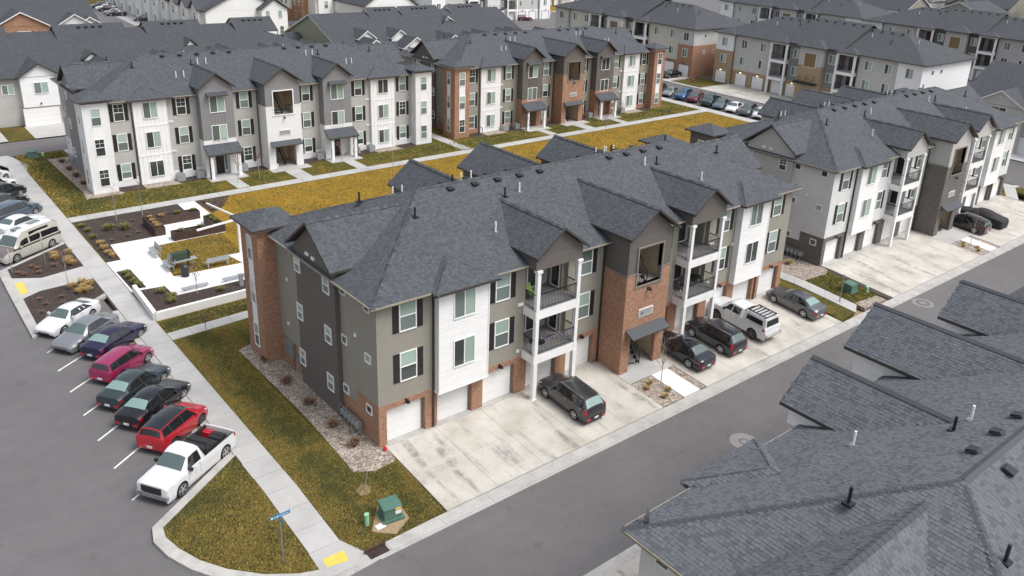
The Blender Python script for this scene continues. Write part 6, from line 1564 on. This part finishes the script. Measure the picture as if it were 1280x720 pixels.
# brick and white three-storey townhouses
for i,(mt,lab) in enumerate((('red_brick','three-storey red brick townhouse at the top beside the white ones'),('white_siding','three-storey white townhouse left of the red brick one'),('greige','three-storey grey townhouse at the top'))):
    house('tall_townhouse',lab,'townhouse',(71.6-.7*i,166.5+5.6*i,0),-PI/2,5.5,3.4,10.2,mt,'hip',None,'x','fascia_dark',[(1.5,z,.95,1.5,'hung') for z in (2,5,8.2)]+[(4.0,z,.95,1.5,'hung') for z in (2,5,8.2)],low='red_brick' if i!=2 else 'dark_brick',lowz=3.1)
house('white_townhouse_row','white gabled townhouses with dark roof at the top centre','townhouses',(73.2,157,0),0,26,14,6.8,'white_siding','gable',4.2,'x','fascia_dark',[(2.5,5,.9,1.6,'hung',.62),(7.5,5,.8,1.6,'hung'),(9.5,5,.8,1.6,'hung'),(16,5,.8,1.6,'hung',.62),(22,5,.9,1.6,'hung')],[],[(2.5,2.4,.6,6.9,2.0,'white_siding'),(8.5,2.4,.1,6.9,2.0,'white_siding'),(16,2.6,.6,6.9,2.2,'white_siding')])
house('white_house','big white gable wall of a house at the top centre','house',(77.8,141.5,0),0,13.5,15,6.1,'white_siding','gable',4.8,'y','fascia_dark',[(4,5,1.0,.5,'fixed')],low='pale_siding',lowz=3.3)
# K-type blocks: hipped three-storey apartments with balconies
def kblock(label,loc,rz,pal,mirror=False,far=False):
    T=thing('apartment_building',label,'apartment building',loc,rz); LK=39.2; DK=15.5
    def X(x): return LK-x if mirror else x
    def B(x0,x1,y0,y1,z0,z1,m,nm='wall'):
        a,b_=sorted((X(x0),X(x1))); return MB().box(a,b_,y0,y1,z0,z1).build(nm,M[m],T)
    secs=[(0,3.7,-.6,pal['end_low'],pal['end_up'],5.9),(3.7,12.0,0,pal['base'],pal['main'],2.7),(12.0,15.4,.0,pal['base'],pal['main'],2.7),(15.4,18.2,-.1,pal['base'],pal['dark'],2.7),(18.2,22.4,-1.4,pal['st_low'],pal['st_up'],6.0),(22.4,24.8,-.1,pal['base'],pal['dark'],2.7),(24.8,28.2,0,pal['base'],pal['main'],2.7),(28.2,35.2,0,pal['base'],pal['main'],2.7),(35.2,39.2,-.6,pal['end_low2'],pal['end_up2'],2.8)]
    for i,(a,b_,pr,lo,up,zs) in enumerate(secs):
        if i in (2,6):
            B(a,b_,1.8,DK,0,8.9,up); B(a,b_,0,1.8,0,2.4,lo)
            for z in (2.4,5.4):
                o=B(a+.1,b_-.1,-1.0,1.8,z,z+.5,'white','balcony')
                r=MB(); xa,xb=sorted((X(a+.2),X(b_-.2)))
                r.bar((xa,-.95,z+1.5),(xb,-.95,z+1.5),.06,.05); r.bar((xa,-.95,z+1.5),(xa,0,z+1.5),.06,.05); r.bar((xb,-.95,z+1.5),(xb,0,z+1.5),.06,.05)
                for k in range(22): r.bar((xa+(xb-xa)*k/21,-.95,z+.5),(xa+(xb-xa)*k/21,-.95,z+1.5),.02,.02)
                r.build('railing',M['black_metal'],o)
                B((a+b_)/2-.9,(a+b_)/2+.9,1.72,1.82,z+.55,z+2.6,'g_door','patio_door')
                fu=MB(); rnd=random.Random(int(a*7+z)); 
                for k in range(3): xx=xa+.4+rnd.random()*(xb-xa-1.2); fu.box(xx,xx+.45,.1,.6,z+.5,z+1.0); fu.box(xx,xx+.45,.5,.6,z+1.0,z+1.35)
            for xx in (a+.15,b_-.15): B(xx-.16,xx+.16,-1.05,-.73,0,8.7,'white','post')
            B(a,b_,-1.0,0,8.6,8.9,'white','beam')
        else:
            B(a,b_,pr,DK,zs,8.9,up); B(a-.0,b_,pr-.02,DK-.02,0,zs,lo)
    def win(x,z,pr=0,w_=1.15,h_=1.4): window(T,(X(x),-pr,z),'F',w_,h_,'slider',grid=False)
    for z in (7.4,4.4):
        win(1.9,z,.62 if z<5.9 else .6); win(5.8,z); win(9.9,z); win(16.8,z,.1); win(23.6,z,.1); win(30,z); win(33.4,z); win(37.2,z,.6)
    for a,b_,pr in ((.6,3.0,.62),(4.7,7.1,.02),(8.4,10.8,.02),(12.5,14.9,.02),(15.6,17.9,.12),(22.6,24.7,.12),(25.3,27.7,.02),(28.9,31.3,.02),(32.3,34.7,.02),(36,38.4,.62)):
        xa,xb=sorted((X(a),X(b_))); garage_door(T,xa,xb,2.15,-pr-.02)
    for i,x in enumerate((1.8,5.9,9.6,16.8)): wall_lamp(T,(X(x),-.65 if i==0 else -.12,2.45),'F',lit=(not far and not mirror))
    # stair opening: flat panel, the dim inside painted on as dark tan
    xa,xb=sorted((X(19.3),X(21.4)))
    MB().box(xa-.1,xb+.1,-1.47,-1.41,5.7,8.1).build('opening_trim',M['pale_stucco'],T); MB().box(xa,xb,-1.49,-1.46,5.8,8.0).build('stair_opening',emit('lit_stair',(.30,.19,.09),.25) if False else M['k_opening'],T)
    xa,xb=sorted((X(18.3),X(22.3))); MB().box(xa,xb,-2.5,-1.42,3.0,3.3).build('awning',M['black_metal'],T)
    for k in range(3): xx=xa+.6+k*1.4; MB().bar((xx,-2.4,3.3),(xx,-1.44,4.4),.05,.05).build('bracket',M['black_metal'],T)
    # end wall details
    for f,xx in (('L',-.0),('R',LK)):
        for z in (7.6,4.6): window(T,(xx,2.6,z),f,.5,.6,'fixed'); window(T,(xx,5.4,z),f,.5,.6,'fixed')
    for xx in (3.75,12.05,28.25,35.2): downspout(T,X(xx),-.02,8.8)
    b=MB(); hip_small(b,-.6,LK+.6,-.7,DK+.6,8.95,.4); 
    ro=b.build('roof',[M['shingle_far'],M['fascia_dark']],T)
    b=MB(); gable_roof(b,15.2 if not mirror else LK-25,25 if not mirror else LK-15.2,-.2,DK+.1,9.15,3.75,'x',.5); b.build('raised_roof',[M['shingle_far'],M['fascia_dark']],ro)
    xa,xb=sorted((X(17.6),X(23.0))); b=MB(); hip_small(b,xa,xb,-2.0,3.4,9.1,.4); b.build('tower_roof',[M['shingle_far'],M['fascia_dark']],ro)
    for a,c_ in ((-.5,4.2),(34.7,39.7)):
        xa,xb=sorted((X(a),X(c_))); b=MB(); hip_small(b,xa,xb,-1.2,3.5,8.98,.4); b.build('bay_roof',[M['shingle_far'],M['fascia_dark']],ro)
    for a,c_ in ((11.6,15.6),(24.6,28.6)):
        xa,xb=sorted((X(a),X(c_))); b=MB(); hip_small(b,xa,xb,-1.5,2.5,9.0,.4); b.build('balcony_roof',[M['shingle_far'],M['fascia_dark']],ro)
    for i in range(14):
        x=8.5+i*1.75
        inst('roof_vent',_wc[('tv',)],ro,(x,DK/2-.9,9+3.1 if not 15<X(x)<25 else 9.15+3.4))
    for i,(x,y) in enumerate(((4,5),(9,4.4),(13,5.5),(27,5),(31,4),(35,5))): inst('vent_pipe',_wc['pw' if i%2 else 'pb'],ro,(X(x),y,8.95+(y+.7)*.4))
    return T
TAN=dict(base='tan_brick',main='k_light',dark='grey_siding',end_low='tan_brick',end_up='white_board',st_low='tan_brick',st_up='pale_siding',end_low2='white_board',end_up2='white_board')
RED=dict(base='red_brick',main='k_beige',dark='dark_siding',end_low='red_brick',end_up='k_light',st_low='pale_stucco',st_up='pale_stucco',end_low2='red_brick',end_up2='pale_siding')
GRY=dict(base='white_board',main='k_light',dark='grey_siding',end_low='white_board',end_up='white_board',st_low='pale_stucco',st_up='pale_siding',end_low2='white_board',end_up2='white_board')
BRN=dict(base='pale_siding',main='greige',dark='dark_siding',end_low='pale_stucco',end_up='pale_stucco',st_low='greige',st_up='greige',end_low2='white_board',end_up2='white_board')
kblock('grey and tan apartment block with balconies beyond the side street parking row',(108.0,64.3,0),-PI/2,TAN)
kblock('beige apartment block with red brick corner and garages north of the tan one',(106.0,107.2,0),-PI/2,RED,mirror=True)
kblock('grey apartment block with balconies in the second row at the top right',(160,105,0),-PI/2,GRY)
kblock('apartment block with dark brown centre at the top right',(159,64,0),-PI/2,BRN)
kblock('pale apartment block at the top centre beyond the townhouses',(101,150,0),0,dict(GRY,dark='dark_siding'),mirror=True,far=True)
kblock('brown brick apartment building beyond the small street at the top',(150,176,0),0,dict(RED,main='dark_siding'),mirror=True,far=True)
patch('k_drive',rect(99.5,107.8,26,60.6),M['drive'],.0); patch('k_drive',rect(99.5,105.8,68,107),M['drive'],.0); patch('k_walk',rect(98.7,99.5,-6,240),M['conc'],.0)
patch('k_lawn',[(99.6,61.4),(99.6,67.2),(106.5,67.4),(107.9,64.4),(107.8,61.0)],M['g_mix'],.01)
o=thing('fire_hydrant','small red fire hydrant on the grass before the red brick corner','hydrant',(102.3,64.6,0)); MB().tube((0,0,0),(0,0,.7),.16,.13,10).build('body',PM['red'],o); MB().tube((0,0,.7),(0,0,.85),.15,.05,10).build('cap',PM['red'],o); MB().tube((-.25,0,.5),(.25,0,.5),.07,n=8).build('outlet',PM['red'],o)
# street scene at the top behind the far roofs
patch('top_street',rect(98.9,200,138,166),M['asphalt'],-.03); patch('top_lawn',[(146,163),(146,175),(198,175),(198,158)],M['g_gold'],.0); patch('top_walk',[(133,166),(146,163),(198,156.5),(198,158),(146,164.5)],M['conc'],.01)
make_car('parked_car','white sedan on the small street near the top edge','car','sedan',4.6,1.8,1,PM['white'],(144,157.0,-.03),math.radians(-28))
make_car('parked_car','red car parked at the end wall of the pale block near the top','car','hatch',4.2,1.8,1,PM['dred'],(130.5,148.6,-.03),math.radians(-25))
make_car('parked_car','white car half hidden by the pale block near the top','car','sedan',4.6,1.8,1,PM['white'],(140,163.5,-.03),math.radians(-20))
for lab,ty,pm,x,y in (('dark blue sedan nearest in the far top left parking row','sedan','navy',37.6,190.3),('silver car in the far top left parking row','sedan','silver',37.9,193.6),('black car in the far top left parking row','hatch','black',38.1,199.6),('white car in the far top left parking row','sedan','white',38.2,202.6),('dark car at the end of the far top left parking row','suv','grey',38.4,206.5),('dark car by the white townhouse garages','sedan','grey',40.5,179.0),('white car by the white townhouse garages','hatch','white',44.0,176.5)):
    make_car('parked_car',lab,'car',ty,4.4,1.8,1,PM[pm],(x,y,-.03),math.radians(170),'cars parked along the far top left street')
# H house right edge
hr=house('beige_house','beige two-storey house with white gable trim at the right edge','house',(103.5,17.0,0),-PI/2,24,18,6.2,'greige','gable',4.4,'x','fascia_white',[(5.7,5.2,1.9,1.3,'slider',1.02),(11.5,5.0,.9,1.4,'hung')],[],[(5.7,3.6,1.0,6.1,2.1,'pale_siding'),(15,3.4,1.0,6.1,2.0,'pale_siding')],vents=4)
garage_door(hr,8.6,13.2,2.3,-.05); garage_door(hr,17.6,22,2.3,-.05)
patch('house_driveway',rect(98.8,103.4,3.6,9.2),M['conc_white'],.0)
house('beige_house','pale house with grey roof and white rake trim in the far right corner','house',(152,14,0),-PI/2,30,18,6.2,'pale_siding','gable',4.6,'x','fascia_white',[(6,5,1.5,1.3,'slider',1.02)],[],[(6,3.4,1.0,6.2,2.2,'pale_siding'),(16,3.4,1.0,6.2,2.2,'pale_siding')])
# corner pads by the side street
patch('corner_lawn',[(84.0,-5.8),(84.0,.2),(86.5,.2),(86.5,-5.8)],M['g_mix'],.004)
patch('cross_walk',[(81.2,-1.2),(86.9,1.6),(86.9,3.0),(81.2,.2)],M['conc'],.02)
# third row of roofs towards the horizon
rnd=random.Random(11)
def far_row(x0,y0,n,dxx,dyy,rz,lab):
    for i in range(n):
        mt=rnd.choice(['white_siding','pale_siding','greige','pale_stucco','taupe'])
        tone={'white_siding':'white','pale_siding':'cream','greige':'grey','pale_stucco':'pale','taupe':'olive'}[mt]
        house('far_house','%s walled house with grey roof %s'%(tone,lab),'house',(x0+dxx*i,y0+dyy*i,0),rz,20,16,6.4,mt,'gable',4.3,rnd.choice('xy'),rnd.choice(['fascia_white','fascia_dark']),[(5,4.9,1.6,1.4,'slider',.62),(13,4.9,1.4,1.4,'slider')],[],[(5,3.3,.6,6.3,2.0,mt)])['group']='far houses '+lab
far_row(212,128,8,.5,-24.5,-PI/2,'in the third row at the top right')
far_row(262,170,9,.5,-24.5,-PI/2,'in the fourth row at the top right')
far_row(60,226,9,25,1,0,'in the far row at the top')
far_row(70,262,9,25,1,0,'in the farthest row at the top')

# ---------------------------------------------------------------- ordinals for look-alikes that stand in a row
_dg=bpy.context.view_layer; _dg.update()
_ord=['first','second','third','fourth','fifth','sixth','seventh','eighth','ninth','tenth','eleventh','twelfth']
_by={}
for o in scene.objects:
    if o.parent is None and 'label' in o: _by.setdefault(o['label'],[]).append(o)
for lab,os_ in _by.items():
    if len(os_)<2: continue
    def px(o):
        v=o.matrix_world.translation-Vector((-19.3086,-34.8957,27.9239)); return v.dot(_r)/max(1e-3,v.dot(_f))
    os_.sort(key=px)
    for i,o in enumerate(os_):
        o['label']=' '.join(lab.split()[:12])+', %s from the left'%_ord[min(i,11)]
